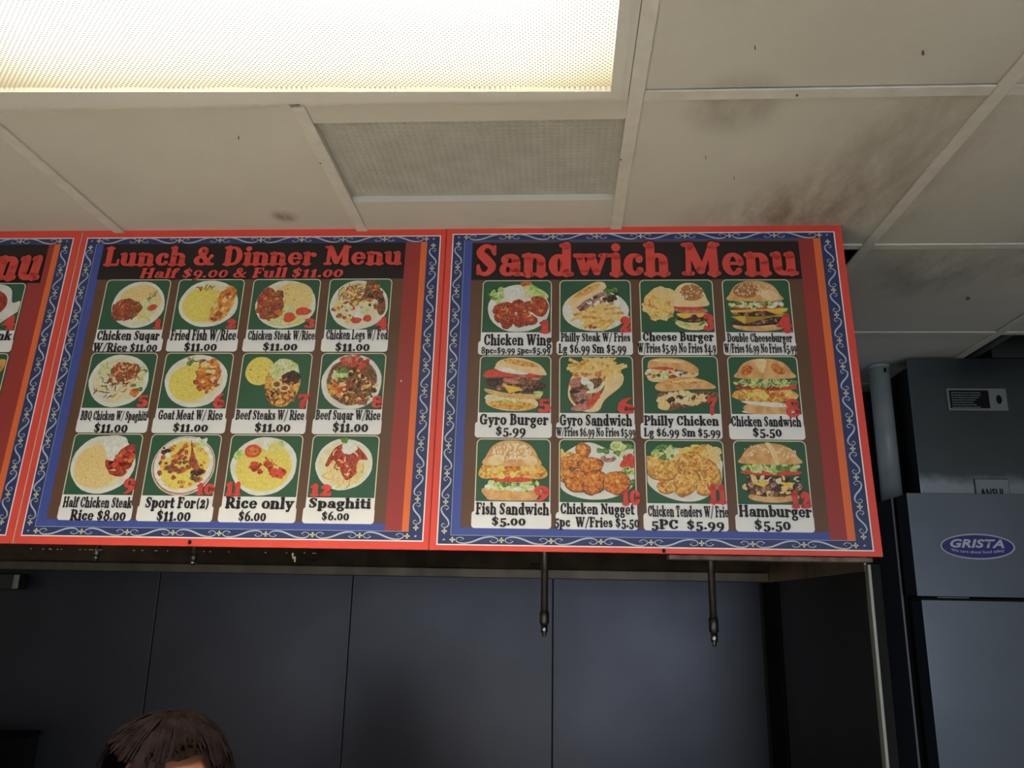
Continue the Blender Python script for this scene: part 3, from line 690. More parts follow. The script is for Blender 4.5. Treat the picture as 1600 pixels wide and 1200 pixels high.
PIC2 = [
 # chicken suqar
 plate(.56, .50, .42, .47)+[('E', .58, .60, .34, .30, 'tanrice', 0, .06), ('E', .70, .42, .18, .2, 'pale', 0, .1), ('E', .38, .40, .24, .22, 'redbrown', 20, .12), ('N', (.38, .40, .22, .20), 70, .09, .022, ['redbrown', 'orange', 'red', 'brown']), ('E', .79, .44, .08, .06, 'tomato', 30), ('N', (.72, .68, .1, .1), 7, .09, .012, ['dark', 'green']), ('B', (.72, .25, .1, .08), 8, .04, ['pale', 'yellow'])],
 # fried fish
 plate(.50, .52, .46, .47)+[('E', .42, .50, .32, .36, 'yellow', 0, .04), ('B', (.40, .52, .26, .3), 16, .02, ['pale', 'tanrice']), ('N', (.40, .84, .14, .04), 8, .1, .014, ['dark', 'green', 'red']), ('E', .73, .50, .15, .38, 'golden', -18, .12), ('E', .78, .66, .12, .2, 'orange', -20, .15), ('B', (.72, .48, .13, .32, -18), 26, .045, ['golden', 'orange', 'redbrown', 'tanrice'])],
 # chicken steak and rice
 plate(.52, .50, .46, .48)+[('E', .62, .64, .32, .30, 'tanrice', 0, .05), ('B', (.62, .66, .28, .24), 30, .02, ['yellow', 'tanrice', 'golden']), ('E', .55, .26, .32, .2, 'pale', 0, .1), ('B', (.55, .26, .28, .16), 18, .05, ['lettuce', 'pale', 'yellow']), ('E', .80, .36, .12, .08, 'tomato', 0, .1), ('E', .60, .24, .09, .1, 'tomato', 0, .1), ('E', .28, .50, .2, .32, 'redbrown', 10, .15), ('B', (.28, .50, .2, .32), 34, .055, ['redbrown', 'red', 'orange', 'brown'])],
 # chicken legs and pasta
 plate(.50, .49, .48, .49)+[('E', .44, .72, .28, .2, 'tanrice', 0, .08), ('N', (.42, .72, .28, .18), 70, .12, .016, ['redbrown', 'tanrice', 'golden', 'brown']), ('B', (.34, .36, .26, .2), 40, .04, ['pale', 'tomato', 'yellow', 'redbrown']), ('E', .52, .28, .08, .16, 'white', 0, .1), ('E', .48, .18, .09, .06, 'tomato', 0, .1), ('E', .66, .22, .07, .07, 'tomato', 0, .1), ('E', .60, .38, .08, .07, 'pale'), ('P', [(.60, .95), (.72, .98), (.80, .85), (.92, .6), (.94, .36), (.86, .28), (.80, .42), (.80, .58), (.62, .60), (.50, .56), (.58, .74)], 'brown', 1), ('B', (.76, .68, .14, .26), 26, .04, ['brown', 'redbrown', 'orange', 'dark'])],
 # bbq chicken and spaghetti
 plate(.48, .50, .46, .48)+[('E', .48, .50, .38, .38, 'cream', 0, .05), ('B', (.30, .62, .16, .2), 16, .05, ['pale', 'lettuce', 'cream']), ('B', (.80, .52, .1, .2), 18, .04, ['lettuce', 'green', 'white', 'pale']), ('E', .56, .66, .22, .18, 'redbrown', 0, .15), ('N', (.54, .60, .24, .22), 70, .10, .018, ['redbrown', 'brown', 'orange', 'tanrice']), ('N', (.46, .30, .26, .12), 14, .12, .05, ['tanrice', 'white'], 90, 30), ('N', (.42, .38, .3, .2), 22, .1, .014, ['dark', 'redbrown', 'brown']), ('E', .76, .28, .07, .08, 'orange', 0, .1)],
 # goat meat and rice
 plate(.50, .50, .47, .48)+[('E', .42, .46, .32, .34, 'yellow', 0, .03), ('B', (.42, .48, .28, .3), 20, .015, ['golden', 'tanrice']), ('B', (.42, .86, .14, .05), 9, .045, ['green', 'pink', 'cream']), ('E', .68, .60, .18, .30, 'orange', 0, .12), ('B', (.68, .58, .19, .32), 44, .05, ['brown', 'redbrown', 'orange', 'golden', 'tanrice'])],
 # beef steaks
 [('E', .27, .68, .22, .26, 'yellow', 0, .02), ('B', (.27, .68, .18, .2), 22, .012, ['brown', 'golden']), ('E', .62, .44, .26, .40, 'golden', 0, .03), ('E', .62, .70, .22, .20, 'pale', 0, .08), ('N', (.62, .70, .2, .17), 34, .08, .022, ['white', 'pale', 'lettuce']), ('E', .74, .56, .14, .12, 'dark', 0, .12), ('N', (.62, .30, .22, .24), 60, .1, .03, ['orange', 'brown', 'redbrown', 'dark', 'golden']), ('E', .54, .44, .08, .08, 'tanrice', 0), ('E', .54, .44, .05, .05, 'brown', 0), ('E', .66, .37, .08, .07, 'tanrice', 0), ('E', .66, .37, .05, .04, 'redbrown', 0)],
 # beef suqar
 plate(.50, .49, .48, .50)+[('E', .50, .50, .40, .42, 'brown', 0, .05), ('B', (.50, .84, .24, .12), 24, .05, ['red', 'tomato', 'pink']), ('B', (.32, .60, .14, .12), 18, .05, ['lettuce', 'green', 'pale']), ('B', (.30, .38, .16, .14), 18, .055, ['orange', 'tomato', 'golden']), ('B', (.62, .42, .28, .34), 90, .04, ['brown', 'redbrown', 'tanrice', 'dark', 'golden']), ('N', (.58, .16, .2, .06), 14, .1, .02, ['brown', 'redbrown'])],
 # half chicken steak
 plate(.49, .50, .48, .48)+[('E', .42, .46, .36, .36, 'tanrice', 0, .04), ('B', (.42, .46, .32, .3), 50, .014, ['golden', 'yellow', 'cream']), ('E', .62, .84, .18, .16, 'white', 0, .08), ('E', .64, .70, .12, .16, 'white', 0, .12), ('E', .80, .60, .14, .24, 'red', -20, .10), ('P', [(.54, .58), (.60, .46), (.72, .42), (.88, .42), (.92, .52), (.72, .5), (.60, .44), (.62, .34), (.80, .30), (.86, .40), (.60, .40), (.52, .52)], 'red', 1), ('B', (.80, .56, .12, .22, -20), 24, .045, ['red', 'tomato', 'orange'])],
 # sport for two
 [('E', .52, .49, .46, .49, 'plate', 0, .01, 34), ('E', .52, .49, .45, .475, 'pink', 0, 0, 34), ('E', .52, .50, .43, .455, 'white', 0, 0, 34), ('N', (.52, .5, .40, .42), 40, .04, .01, ['navy_'] if 0 else ['purple', 'white']), ('E', .52, .50, .36, .40, 'yellow', 0, .06), ('B', (.52, .50, .36, .38), 70, .045, ['yellow', 'golden', 'orange', 'yellow', 'redbrown', 'orange']), ('B', (.72, .86, .08, .09), 10, .05, ['lettuce', 'pale', 'white']), ('B', (.45, .50, .2, .14), 20, .04, ['brown', 'redbrown', 'orange', 'redbrown']), ('P', [(.58, .92), (.64, .72), (.74, .5), (.84, .36), (.72, .40), (.60, .52), (.60, .72)], 'redbrown', 1), ('B', (.76, .34, .10, .08), 14, .04, ['dark', 'brown']), ('B', (.24, .74, .07, .05), 8, .03, ['dark']), ('E', .27, .66, .04, .045, 'white')],
 # rice only
 plate(.50, .50, .47, .48)+[('E', .50, .48, .40, .40, 'yellow', 0, .02), ('B', (.50, .46, .36, .36), 60, .012, ['golden', 'tanrice', 'pale']), ('B', (.56, .84, .2, .07), 16, .04, ['pale', 'lettuce', 'white']), ('E', .32, .74, .12, .11, 'tomato', 0, .04), ('E', .32, .74, .08, .07, 'orange', 0, .04), ('E', .12, .68, .06, .09, 'lettuce', -30), ('B', (.48, .48, .14, .08), 14, .05, ['red', 'tomato']), ('B', (.70, .38, .12, .08), 14, .05, ['red', 'tomato']), ('N', (.56, .56, .12, .05), 6, .12, .02, ['orange', 'red'])],
 # spaghetti
 plate(.50, .54, .44, .42)+[('E', .50, .54, .40, .38, 'cream', 0, 0), ('E', .52, .44, .28, .26, 'tanrice', 0, .08), ('N', (.54, .40, .30, .22), 70, .16, .016, ['cream', 'tanrice', 'pale', 'golden']), ('P', [(.22, .54), (.34, .80), (.52, .88), (.70, .82), (.86, .62), (.72, .60), (.68, .38), (.56, .28), (.46, .42), (.34, .60), (.26, .50)], 'red', 1), ('N', (.54, .60, .24, .22), 46, .10, .02, ['red', 'redbrown', 'tomato', 'tanrice']), ('E', .56, .80, .12, .10, 'white', 0, .12), ('E', .48, .93, .06, .05, 'green', 0, .2)],
]
lc = lambda x, y, rx, ry, n=26: ('B', (x, y, rx, ry), n, .05, ['lettuce', 'green', 'pale', 'lettuce'])
PIC3 = [
 # chicken wing
 [('E', .53, .46, .46, .46, 'plate', 0, .02, 30), ('B', (.22, .74, .12, .16), 20, .055, ['lettuce', 'green', 'lettuce']), ('P', [(.62, .94), (.90, .80), (.96, .66), (.70, .66), (.52, .78)], 'pale', 1), ('P', [(.66, .88), (.84, .68), (.92, .74), (.74, .92)], 'lettuce', 1), ('P', [(.56, .97), (.68, .99), (.72, .93), (.58, .89)], 'orange', 1), ('E', .46, .78, .16, .13, 'plate'), ('E', .46, .70, .15, .12, 'plate'), ('E', .46, .80, .13, .085, 'white')]
 +pc([(.28, .48, .16, .09, 30), (.36, .28, .10, .20, -8), (.26, .30, .1, .1, 0), (.52, .52, .1, .12, 0), (.60, .34, .09, .20, 12), (.74, .50, .14, .10, -35), (.82, .60, .12, .10, -30), (.52, .22, .08, .12, 20), (.72, .24, .08, .09, 0), (.84, .42, .1, .1, -60), (.9, .54, .06, .1, 20)], 'red', 'brown', ['redbrown', 'tomato', 'orange'], 8, .026)
 +[('E', x, y, rx, ry, 'redbrown', a, .12) for x, y, rx, ry, a in [(.26, .50, .10, .04, 30), (.36, .34, .06, .12, -8), (.60, .42, .05, .12, 12), (.74, .54, .09, .05, -35), (.84, .60, .07, .05, -30), (.52, .26, .05, .06, 20)]]
 +[('N', (.56, .42, .34, .2), 26, .05, .02, ['orange', 'golden', 'tomato'])],
 # philly steak
 [('E', .50, .42, .48, .40, 'plate', 0, .01, 30), ('E', .5, .44, .40, .32, 'white'), ('B', (.72, .72, .1, .14), 16, .05, ['green', 'dark', 'green']), ('P', [(.22, .48), (.60, .78), (.66, .58), (.34, .28), (.20, .30)], 'purple', 1), ('B', (.44, .54, .24, .12, 35), 46, .035, ['purple', 'dark', 'white', 'pink']), ('P', [(.10, .54), (.12, .66), (.30, .82), (.48, .96), (.62, .97), (.66, .86), (.52, .74), (.36, .62), (.22, .48)], 'bunlight', 1), ('E', .38, .80, .24, .06, 'bun', 36), ('E', .36, .80, .2, .035, 'golden', 36), ('P', [(.14, .50), (.22, .30), (.30, .30), (.24, .46)], 'bunlight', 1), ('N', (.58, .30, .34, .20), 60, .26, .042, ['fries', 'fries', 'tanrice', 'golden'], 20, 35), ('B', (.48, .1, .08, .03), 4, .03, ['red'])],
 # cheese burger with fries
 [('E', .26, .55, .22, .32, 'fries', 0, .08), ('B', (.24, .50, .21, .28), 50, .05, ['fries', 'golden', 'yellow', 'tanrice']), ('E', .34, .74, .18, .12, 'tanrice', -20, .08)]
 + [('E', .70, .16, .22, .12, 'bunlight', -8, .03), ('B', (.68, .20, .20, .08), 20, .05, ['pale', 'lettuce', 'green']), ('E', .70, .28, .20, .10, 'dark', 0, .08), ('B', (.70, .27, .18, .08), 16, .04, ['purple', 'dark', 'redbrown']), ('P', [(.50, .36), (.92, .36), (.80, .28), (.74, .34), (.6, .26)], 'cheese', 1), ('E', .69, .42, .24, .06, 'pink', -4, .05), ('E', .66, .46, .22, .04, 'tomato', -4, .05)] + bun_top(.68, .50, .24, .44, 'bunlight', 0) + [('E', .72, .76, .17, .16, 'toast', 0, .05), ('N', (.72, .76, .17, .15), 36, .026, .013, ['seed'], 60, 50)],
 # double cheeseburger
 [('E', .50, .12, .40, .10, 'bun', 0, .02), ('E', .50, .20, .42, .08, 'dark', 4, .05), ('B', (.52, .20, .36, .05), 26, .03, ['dark', 'brown', 'purple']), ('P', [(.08, .30), (.92, .30), (.94, .36), (.34, .38), (.28, .16), (.16, .28)], 'cheese'), ('E', .46, .37, .38, .07, 'dark', 0, .05), ('B', (.44, .37, .34, .05), 26, .03, ['dark', 'brown', 'purple']), ('P', [(.08, .42), (.96, .46), (.94, .40), (.78, .34), (.62, .41), (.10, .37)], 'cheese'), ('E', .46, .47, .40, .035, 'tomato'), ('B', (.48, .52, .42, .05), 44, .045, ['lettuce', 'green', 'pale', 'white']), ('N', (.50, .60, .34, .02), 10, .14, .03, ['white', 'purple', 'dark'], 0, 10)] + bun_top(.47, .60, .38, .38, 'bun', 0) + [('E', .35, .80, .2, .15, 'toast', 10, .05), ('E', .70, .70, .14, .10, 'bunlight', -20), ('N', (.42, .82, .28, .12), 56, .028, .013, ['seed'], 60, 50)],
 # gyro burger
 [('E', .46, .18, .38, .15, 'bunlight', -4, .02), ('E', .46, .13, .34, .08, 'golden', -4), ('B', (.44, .26, .32, .05), 30, .045, ['pale', 'lettuce', 'cream']), ('P', [(.08, .42), (.40, .34), (.80, .32), (.84, .24), (.40, .26), (.12, .34)], 'bun', 1), ('B', (.84, .36, .06, .05), 8, .04, ['lettuce', 'pale']), ('P', [(.12, .60), (.12, .48), (.40, .38), (.60, .36), (.90, .40), (.92, .52), (.60, .58)], 'dark', 1), ('B', (.55, .47, .34, .09), 44, .04, ['dark', 'brown', 'purple', 'brown']), ('P', [(.32, .50), (.56, .44), (.62, .40), (.42, .34)], 'cheese'), ('E', .60, .56, .26, .07, 'brown', -10, .06), ('E', .44, .56, .12, .05, 'pink', -14), ('P', [(.04, .64), (.10, .74), (.30, .78), (.62, .70), (.88, .66), (.82, .58), (.50, .64), (.20, .62)], 'tomato', 1), ('N', (.6, .62, .26, .04), 12, .1, .03, ['pink', 'redbrown'], -8, 12), ('E', .46, .75, .26, .06, 'white', -10, .06)] + [('P', [(.22, .78), (.24, .90), (.40, .97), (.62, .96), (.84, .86), (.94, .72), (.92, .66), (.60, .72), (.36, .80)], 'bunlight', 1), ('E', .58, .88, .26, .05, 'golden', -12)],
 # gyro sandwich
 [('P', [(.12, .50), (.20, .68), (.50, .76), (.84, .72), (.86, .50), (.62, .24), (.52, .04), (.30, .04), (.12, .24)], 'bunlight', 1), ('P', [(.16, .48), (.24, .62), (.50, .66), (.62, .50), (.52, .24), (.40, .08), (.26, .10), (.14, .28)], 'brown', 1), ('B', (.34, .34, .18, .2), 50, .045, ['brown', 'dark', 'purple', 'pink']), ('E', .20, .54, .07, .1, 'pink', -30), ('E', .30, .10, .16, .06, 'pink', 10), ('P', [(.40, .10), (.54, .28), (.56, .36), (.50, .34), (.36, .16)], 'tomato', 1), ('P', [(.38, .34), (.56, .40), (.66, .62), (.62, .62), (.53, .45), (.38, .39)], 'cream', 1), ('N', (.50, .80, .30, .16), 70, .26, .045, ['fries', 'fries', 'golden', 'tanrice'], 20, 60), ('N', (.80, .76, .12, .06), 8, .24, .05, ['fries'], 20, 12), ('B', (.4, .66, .2, .04), 8, .04, ['orange', 'pink']), ('E', .34, .56, .06, .07, 'white'), ('E', .42, .48, .045, .08, 'white', 10)],
 # philly chicken, two rolls
 [('P', [(.04, .66), (.10, .56), (.30, .56), (.70, .64), (.70, .76), (.30, .80), (.06, .78)], 'tanrice', 1), ('B', (.36, .70, .32, .08), 50, .042, ['lettuce', 'pale', 'white', 'brown', 'redbrown']), ('N', (.30, .80, .22, .02), 6, .14, .04, ['tomato'], -6, 6), ('P', [(.06, .84), (.10, .94), (.30, .98), (.56, .94), (.74, .80), (.72, .70), (.56, .74), (.30, .82), (.08, .80)], 'bun', 1), ('E', .34, .92, .22, .03, 'bunlight', -4), ('P', [(.20, .10), (.18, .34), (.50, .36), (.94, .38), (.98, .26), (.60, .12), (.26, .04)], 'brown', 1), ('B', (.52, .26, .34, .10), 60, .05, ['cream', 'tanrice', 'brown', 'bunlight', 'dark']), ('P', [(.18, .10), (.22, .26), (.34, .16), (.3, .06)], 'tanrice', 1), ('P', [(.16, .42), (.18, .52), (.40, .62), (.62, .64), (.86, .56), (.96, .44), (.60, .42), (.30, .38)], 'bun', 1), ('E', .54, .56, .30, .045, 'golden', 2), ('N', (.5, .57, .26, .03), 8, .14, .018, ['bunlight'], 0, 14)],
 # chicken sandwich
 [('E', .54, .04, .40, .04, 'plate'), ('E', .54, .10, .38, .12, 'bun', 0, .01), ('E', .50, .17, .36, .035, 'white', -6, .1), ('E', .62, .16, .14, .04, 'white', 0, .1), ('E', .50, .33, .49, .13, 'golden', 0, .05), ('B', (.50, .33, .46, .1), 40, .06, ['golden', 'orange', 'fries', 'yellow']), ('N', (.48, .47, .38, .03), 12, .22, .07, ['tomato', 'tomato', 'red'], 0, 6), lc(.50, .54, .46, .05, 54), ('N', (.5, .54, .46, .06), 30, .10, .012, ['pale', 'lettuce', 'green'])] + bun_top(.52, .62, .40, .34, 'bun') + [('P', [(.38, .94), (.44, .78), (.50, .72), (.56, .94)], 'bunlight', 1), ('E', .26, .76, .1, .08, 'orange', 50), ('E', .72, .78, .12, .07, 'orange', -40)],
 # fish sandwich
 [('P', [(.12, .22), (.14, .06), (.24, .02), (.76, .02), (.84, .06), (.86, .22)], 'bun', 1), lc(.50, .26, .40, .07, 60), ('B', (.5, .22, .38, .04), 24, .04, ['cream', 'white', 'lettuce']), ('E', .50, .36, .28, .06, 'tomato', 0, .08), ('P', [(.02, .44), (.10, .60), (.26, .56), (.50, .58), (.74, .58), (.88, .60), (.98, .44), (.88, .36), (.66, .38), (.46, .40), (.30, .38), (.10, .36)], 'golden', 1), ('B', (.50, .48, .44, .08), 44, .05, ['golden', 'fries', 'orange', 'yellow'])] + bun_top(.48, .58, .36, .40, 'bun', 0) + [('E', .26, .66, .12, .09, 'bunlight', 20), ('E', .74, .66, .10, .08, 'bunlight', -20), ('N', (.48, .80, .28, .14), 90, .04, .018, ['seed'], 70, 50)],
 # chicken nugget
 [('P', [(.0, .24), (.3, .06), (.7, .08), (.99, .3), (.99, .70), (.64, .86), (.34, .96), (.0, .70)], 'plate', 1), ('B', (.14, .70, .2, .16), 20, .08, ['fries', 'golden', 'yellow']), ('B', (.82, .80, .16, .14), 26, .07, ['lettuce', 'pale', 'white', 'green']), ('P', [(.80, .58), (.92, .78), (.995, .74), (.995, .56)], 'tomato', 1), ('B', (.90, .48, .08, .07), 14, .045, ['lettuce', 'pale', 'green']), ('B', (.96, .32, .03, .05), 6, .035, ['green', 'dark']), ('P', [(.52, .70), (.56, .50), (.64, .46), (.74, .50), (.78, .72)], 'plate', 1), ('E', .65, .71, .135, .085, 'plate'), ('E', .65, .70, .11, .06, 'purple'), ('E', .66, .74, .05, .03, 'white'), ('B', (.58, .82, .05, .03), 4, .04, ['green'])]
 + pc([(.30, .84, .10, .12, 0), (.10, .62, .13, .12, 0), (.22, .66, .14, .12, 20), (.40, .60, .17, .13, 0), (.06, .44, .10, .12, 0), (.22, .34, .17, .17, 20), (.46, .32, .15, .20, -30), (.75, .32, .18, .18, 0)], 'orange', 'brown', ['golden', 'orange', 'golden'], 16, .03)
 + [],
 # chicken tenders
 [('P', [(.02, .50), (.06, .24), (.34, .06), (.66, .05), (.92, .26), (.98, .50), (.90, .72)], 'plate', 1), ('E', .48, .60, .44, .28, 'fries', 0, .06), ('B', (.70, .76, .24, .16), 30, .08, ['fries', 'golden', 'yellow', 'tanrice']), ('B', (.26, .80, .16, .10), 22, .055, ['pale', 'lettuce', 'white', 'green']), ('B', (.10, .62, .1, .12), 12, .07, ['fries', 'golden'])]
 + pc([(.26, .52, .24, .14, 20), (.58, .66, .18, .16, 10), (.82, .50, .12, .22, 20), (.50, .34, .16, .22, -30), (.24, .26, .12, .10, 0), (.74, .26, .14, .12, -10)], 'golden', 'toast', ['golden', 'fries', 'orange'], 14, .03)
 + [('N', (x, y, rx, ry), 9, .07, .018, ['golden', 'toast', 'fries', 'tanrice']) for x, y, rx, ry in [(.26, .52, .2, .1), (.58, .66, .14, .12), (.82, .50, .1, .18), (.50, .34, .12, .18), (.24, .26, .1, .07), (.74, .26, .12, .08)]],
 # hamburger
 [('E', .50, .12, .36, .09, 'bun', 0, .01), ('E', .50, .24, .42, .12, 'dark', 0, .05), ('B', (.50, .26, .40, .11), 60, .045, ['dark', 'brown', 'purple', 'tanrice']), ('P', [(.18, .34), (.48, .36), (.36, .27)], 'cheese'), ('P', [(.54, .36), (.82, .34), (.72, .27)], 'cheese'), ('B', (.50, .40, .38, .04), 34, .04, ['tanrice', 'brown', 'cream', 'dark']), ('E', .50, .50, .44, .05, 'tomato', 0, .04), lc(.50, .58, .43, .06, 70)] + bun_top(.49, .64, .40, .32, 'bun') + [('P', [(.44, .97), (.50, .84), (.56, .64), (.62, .64), (.58, .84), (.50, .98)], 'bunlight', 1), ('N', (.30, .84, .18, .09), 24, .025, .014, ['seed'], 60, 50), ('N', (.74, .82, .16, .09), 24, .025, .014, ['seed'], 60, 50)],
]

T2=[('Chicken Suqar',-1040,-895,456,479),('W/Rice $11.00',-1044,-895,428,449),('Fried Fish W/Rice',-870,-719,456,481),('$11.00',-835,-759,430,451),('Chicken Steak W/Rice',-693,-541,457,479),('$11.00',-656,-577,431,451),('Chicken Legs W/ Fed',-516,-377,458,481),('$11.00',-493,-415,430,451),('BBQ Chicken W/ Spaghiti',-1039,-890,268,289),('$11.00',-1004,-928,240,262),('Goat Meat W/ Rice',-866,-723,270,292),('$11.00',-829,-751,243,263),('Beef Steaks W/ Rice',-695,-544,271,293),('$11.00',-650,-571,244,265),('Beef Suqar W/Rice',-520,-379,272,294),('$11.00',-481,-403,245,267),('Half Chicken Steak',-1038,-889,77,99),('Rice $8.00',-1017,-897,50,72),('Sport For(2)',-861,-724,78,101),('$11.00',-832,-759,51,74),('Rice only',-691,-545,79,103),('$6.00',-659,-600,53,74),('Spaghiti',-515,-384,82,103),('$6.00',-485,-427,57,75)]
T3=[('Chicken Wing',-164,-15,444,470),('8pc=$9.99 5pc=$5.99',-169,-18,424,440),('Philly Steak W/ Fries',4,155,453,473),('Lg $6.99 Sm $5.99',-1,146,426,447),('Cheese Burger',181,334,454,475),('W/Fries $5.99 No Fries $4.9',170,337,427,449),('Double Cheeseburger',362,500,452,472),('W/Fries $6.99 No Fries $5.99',354,507,427,448),('Gyro Burger',-167,-21,263,287),('$5.99',-132,-68,240,260),('Gyro Sandwich',2,154,262,287),('W/Fries $6.99 No Fries $5.99',-5,160,239,258),('Philly Chicken',178,333,264,285),('Lg $6.99 Sm $5.99',177,335,240,258),('Chicken Sandwich',358,501,263,285),('$5.50',400,460,241,261),('Fish Sandwich',-168,-18,73,97),('$5.00',-135,-65,51,69),('Chicken Nugget',4,153,76,98),('5pc  W/Fries $5.50',-8,163,50,70),('Chicken Tenders W/ Frie',180,340,73,95),('5PC  $5.99',185,331,48,67),('Hamburger',360,504,75,98),('$5.50',389,461,49,70)]
N2=[(-913,-895,484,506),(-746,-723,484,506),(-568,-545,484,507),(-406,-380,482,510),(-918,-895,296,324),(-748,-723,298,329),(-562,-538,298,328),(-400,-378,300,326),(-914,-889,106,139),(-755,-718,107,129),(-692,-661,106,132),(-513,-469,107,130)]
N3=[(-42,-20,473,501),(132,157,475,510),(313,335,476,516),(470,502,475,515),(-44,-17,289,319),(124,159,290,324),(312,330,288,324),(472,501,285,323),(-49,-19,100,132),(129,165,96,125),(304,337,101,136),(466,504,94,125)]
DESC = {}
def scrolls(bm, x0, x1, y0, y1, nx, ny, W, mi_s, mi_f):
    """ribbon of S curls and four-petal flowers round the border; x0..y1 is the border's centre line"""
    def flower(cx, cy, r, lift=.00085):
        for a in range(0, 360, 90):
            d = R(a); dx, dy = math.cos(d), math.sin(d); nx_, ny_ = -dy, dx
            flat(bm, [(cx, cy), (cx+dx*r*.6+nx_*r*.34, cy+dy*r*.6+ny_*r*.34), (cx+dx*r, cy+dy*r), (cx+dx*r*.6-nx_*r*.34, cy+dy*r*.6-ny_*r*.34)], lift, mi_f)
    def curl(cx, cy, ux, uy, L_, A_, sgn):
        # S: straight diagonal middle with a hook at both ends
        vx, vy = -uy, ux
        P = [(-.30, -.30), (-.40, -.55), (-.52, -.20), (-.44, .55), (-.26, .80), (-.05, .30), (.05, -.30), (.26, -.80), (.44, -.55), (.52, .20), (.40, .55), (.30, .30)]
        P = [(-.32, -.25), (-.38, -.70), (-.48, -.45), (-.49, .35), (-.36, .92), (-.14, .60), (.14, -.60), (.36, -.92), (.49, -.35), (.48, .45), (.38, .70), (.32, .25)]
        Wd = [2.2, 1.4, 1.5, 2.0, 2.6, 3.2, 3.2, 2.6, 2.0, 1.5, 1.4, 2.2]
        pts = CR([(p[0]*L_, p[1]*A_*sgn, w) for p, w in zip(P, Wd)], 3)
        def tf(px, py, z): return ((cx+ux*px+vx*py)/1000, -.0008, (cy+uy*px+vy*py)/1000)
        stroke(bm, pts, tf, 0, mi_s)
        for e in (-.37, .37): stroke(bm, [(e*L_, .12*A_*sgn*(1 if e < 0 else -1), 1.8)], tf, 0, mi_s, cap=6)
    for (a, b, fix, horiz, n) in [(x0, x1, y1, True, nx), (x0, x1, y0, True, nx), (y0, y1, x0, False, ny), (y0, y1, x1, False, ny)]:
        m = 17 if horiz else 17
        st = (b-a-2*m)/n
        for k in range(n+1):
            p = a+m+st*k
            flower(*((p, fix) if horiz else (fix, p)), 6.2)
            if k < n:
                q = p+st/2
                curl(*((q, fix, 1, 0) if horiz else (fix, q, 0, 1)), st-15, 7.4 if horiz else 9.0, 1 if k % 2 else -1)
    for X in (x0, x1):
        for Y in (y0, y1): stroke(bm, [(X-1, Y-.5, 3), (X+1, Y+.5, 3)], lambda px, py, z: (px/1000, -.0008, py/1000), 0, mi_s)

MATS = [RED, WHITE, NAVY, BLUE, BROWN, BLACK, DRED, ORANGE, GREEN, CREAM, REDT, SCROLL, FLEUR]
mRED, mWHITE, mNAVY, mBLUE, mBROWN, mBLACK, mDRED, mORANGE, mGREEN, mCREAM, mREDT, mSCROLL, mFLEUR = range(13)
def board(label, X0, X1, top, geo, front):
    """geo: outer white line, inner field, brown field, stripe boundaries, title block, all in mm along the board"""
    ox = X0/1000
    b = thing('menu_board', (ox, 1.667-front, .105+Z0), label, 'menu board', 'menu boards in a row under the ceiling', rot=(-LEAN, 0, 0))
    bm = bmesh.new(); bx(bm, X0/1000, X1/1000, 0, .006, 0, top/1000, bev=.0008)
    obj('panel', bm, MATS, b, local=True)
    bm = bmesh.new(); w = geo['w']; i = geo['i']; br = geo['br']; rd = geo['rd']; ti = geo['ti']
    rectf(bm, *w, .00012, mWHITE); rectf(bm, w[0]+2.6, w[1]-2.6, w[2]+2.6, w[3]-2.6, .0002, mNAVY)
    rectf(bm, *i, .00028, mSCROLL); rectf(bm, i[0]+.8, i[1], i[2]+.8, i[3], .00036, mBLUE)
    rectf(bm, *br, .00044, mBROWN); rectf(bm, rd[0], rd[1], i[2]+.8, i[3], .00052, mDRED); rectf(bm, rd[1], i[1], i[2]+.8, i[3], .00060, mORANGE)
    rectf(bm, *ti, .00066, mBLACK)
    obj('printed_field', bm, MATS, b, local=True)
    bm = bmesh.new()
    scrolls(bm, (w[0]+i[0])/2+1, (w[1]+i[1])/2-1, (w[2]+i[2])/2+1, (w[3]+i[3])/2-1, geo['nx'], geo['ny'], 0, mSCROLL, mFLEUR)
    obj('scroll_border', bm, MATS, b, local=True)
    return b
def cell(b, k, x0, x1, y0, y1, capx0, capx1, cap, items, texts, num, dish, seed):
    bm = bmesh.new()
    flat(bm, rrect(x0-2, x1+2, y0-2, y1+2, 11), .00074, mCREAM)
    flat(bm, rrect(x0, x1, y0, y1, 9), .00082, mGREEN)
    rectf(bm, x0-2, x1+2, y0-26, y0, .00084, mWHITE)
    flat(bm, rrect(capx0, capx1, cap, y0-20, 7, True, True), .00086, mWHITE)
    c = obj('menu_cell', bm, MATS, b, local=True)
    c['label'] = 'printed cell for ' + dish
    bm = bmesh.new(); draw(bm, items, x0+1, x1-1, y0, y1, seed)
    f = obj('food_print', bm, FM, c, local=True)
    bm = bmesh.new()
    for s, a, e, p, q in texts: lettering(bm, s, a, e, p, q, .0022, mBLACK, grow=.010)
    obj('caption', bm, MATS, c, local=True)
    bm = bmesh.new(); a, e, p, q = num
    s = str(k+1); adj = {'4': (.28, .86), '9': (.26, .72), '5': (.26, .86), '3': (.20, .80), '7': (.25, .80)}
    ch = q-p; lo = p; hi = q
    if s in ('3', '4', '5', '7', '9'): lo = p+ch*.24; hi = lo+ch/1.02
    elif s in ('6', '8'): lo = p; hi = q
    else: lo = p; hi = p+ch/.78
    lettering(bm, s, a-1, e+1, lo, hi, .0030, mREDT, grow=.03)
    obj('dish_number', bm, MATS, c, local=True)
CX2 = [(-1042, -893, -1045, -886), (-871, -720, -876, -714), (-696, -543, -702, -539), (-519, -379, -525, -376)]
CY2 = [(482, 606, 429), (296, 424, 240), (104, 236, 50)]
CX3 = [(-169, -18, -176, -14), (3, 157, -5, 160), (180, 337, 171, 339), (361, 504, 353, 507)]
CY3 = [(475, 600, 422), (290, 418, 235), (100, 231, 45)]
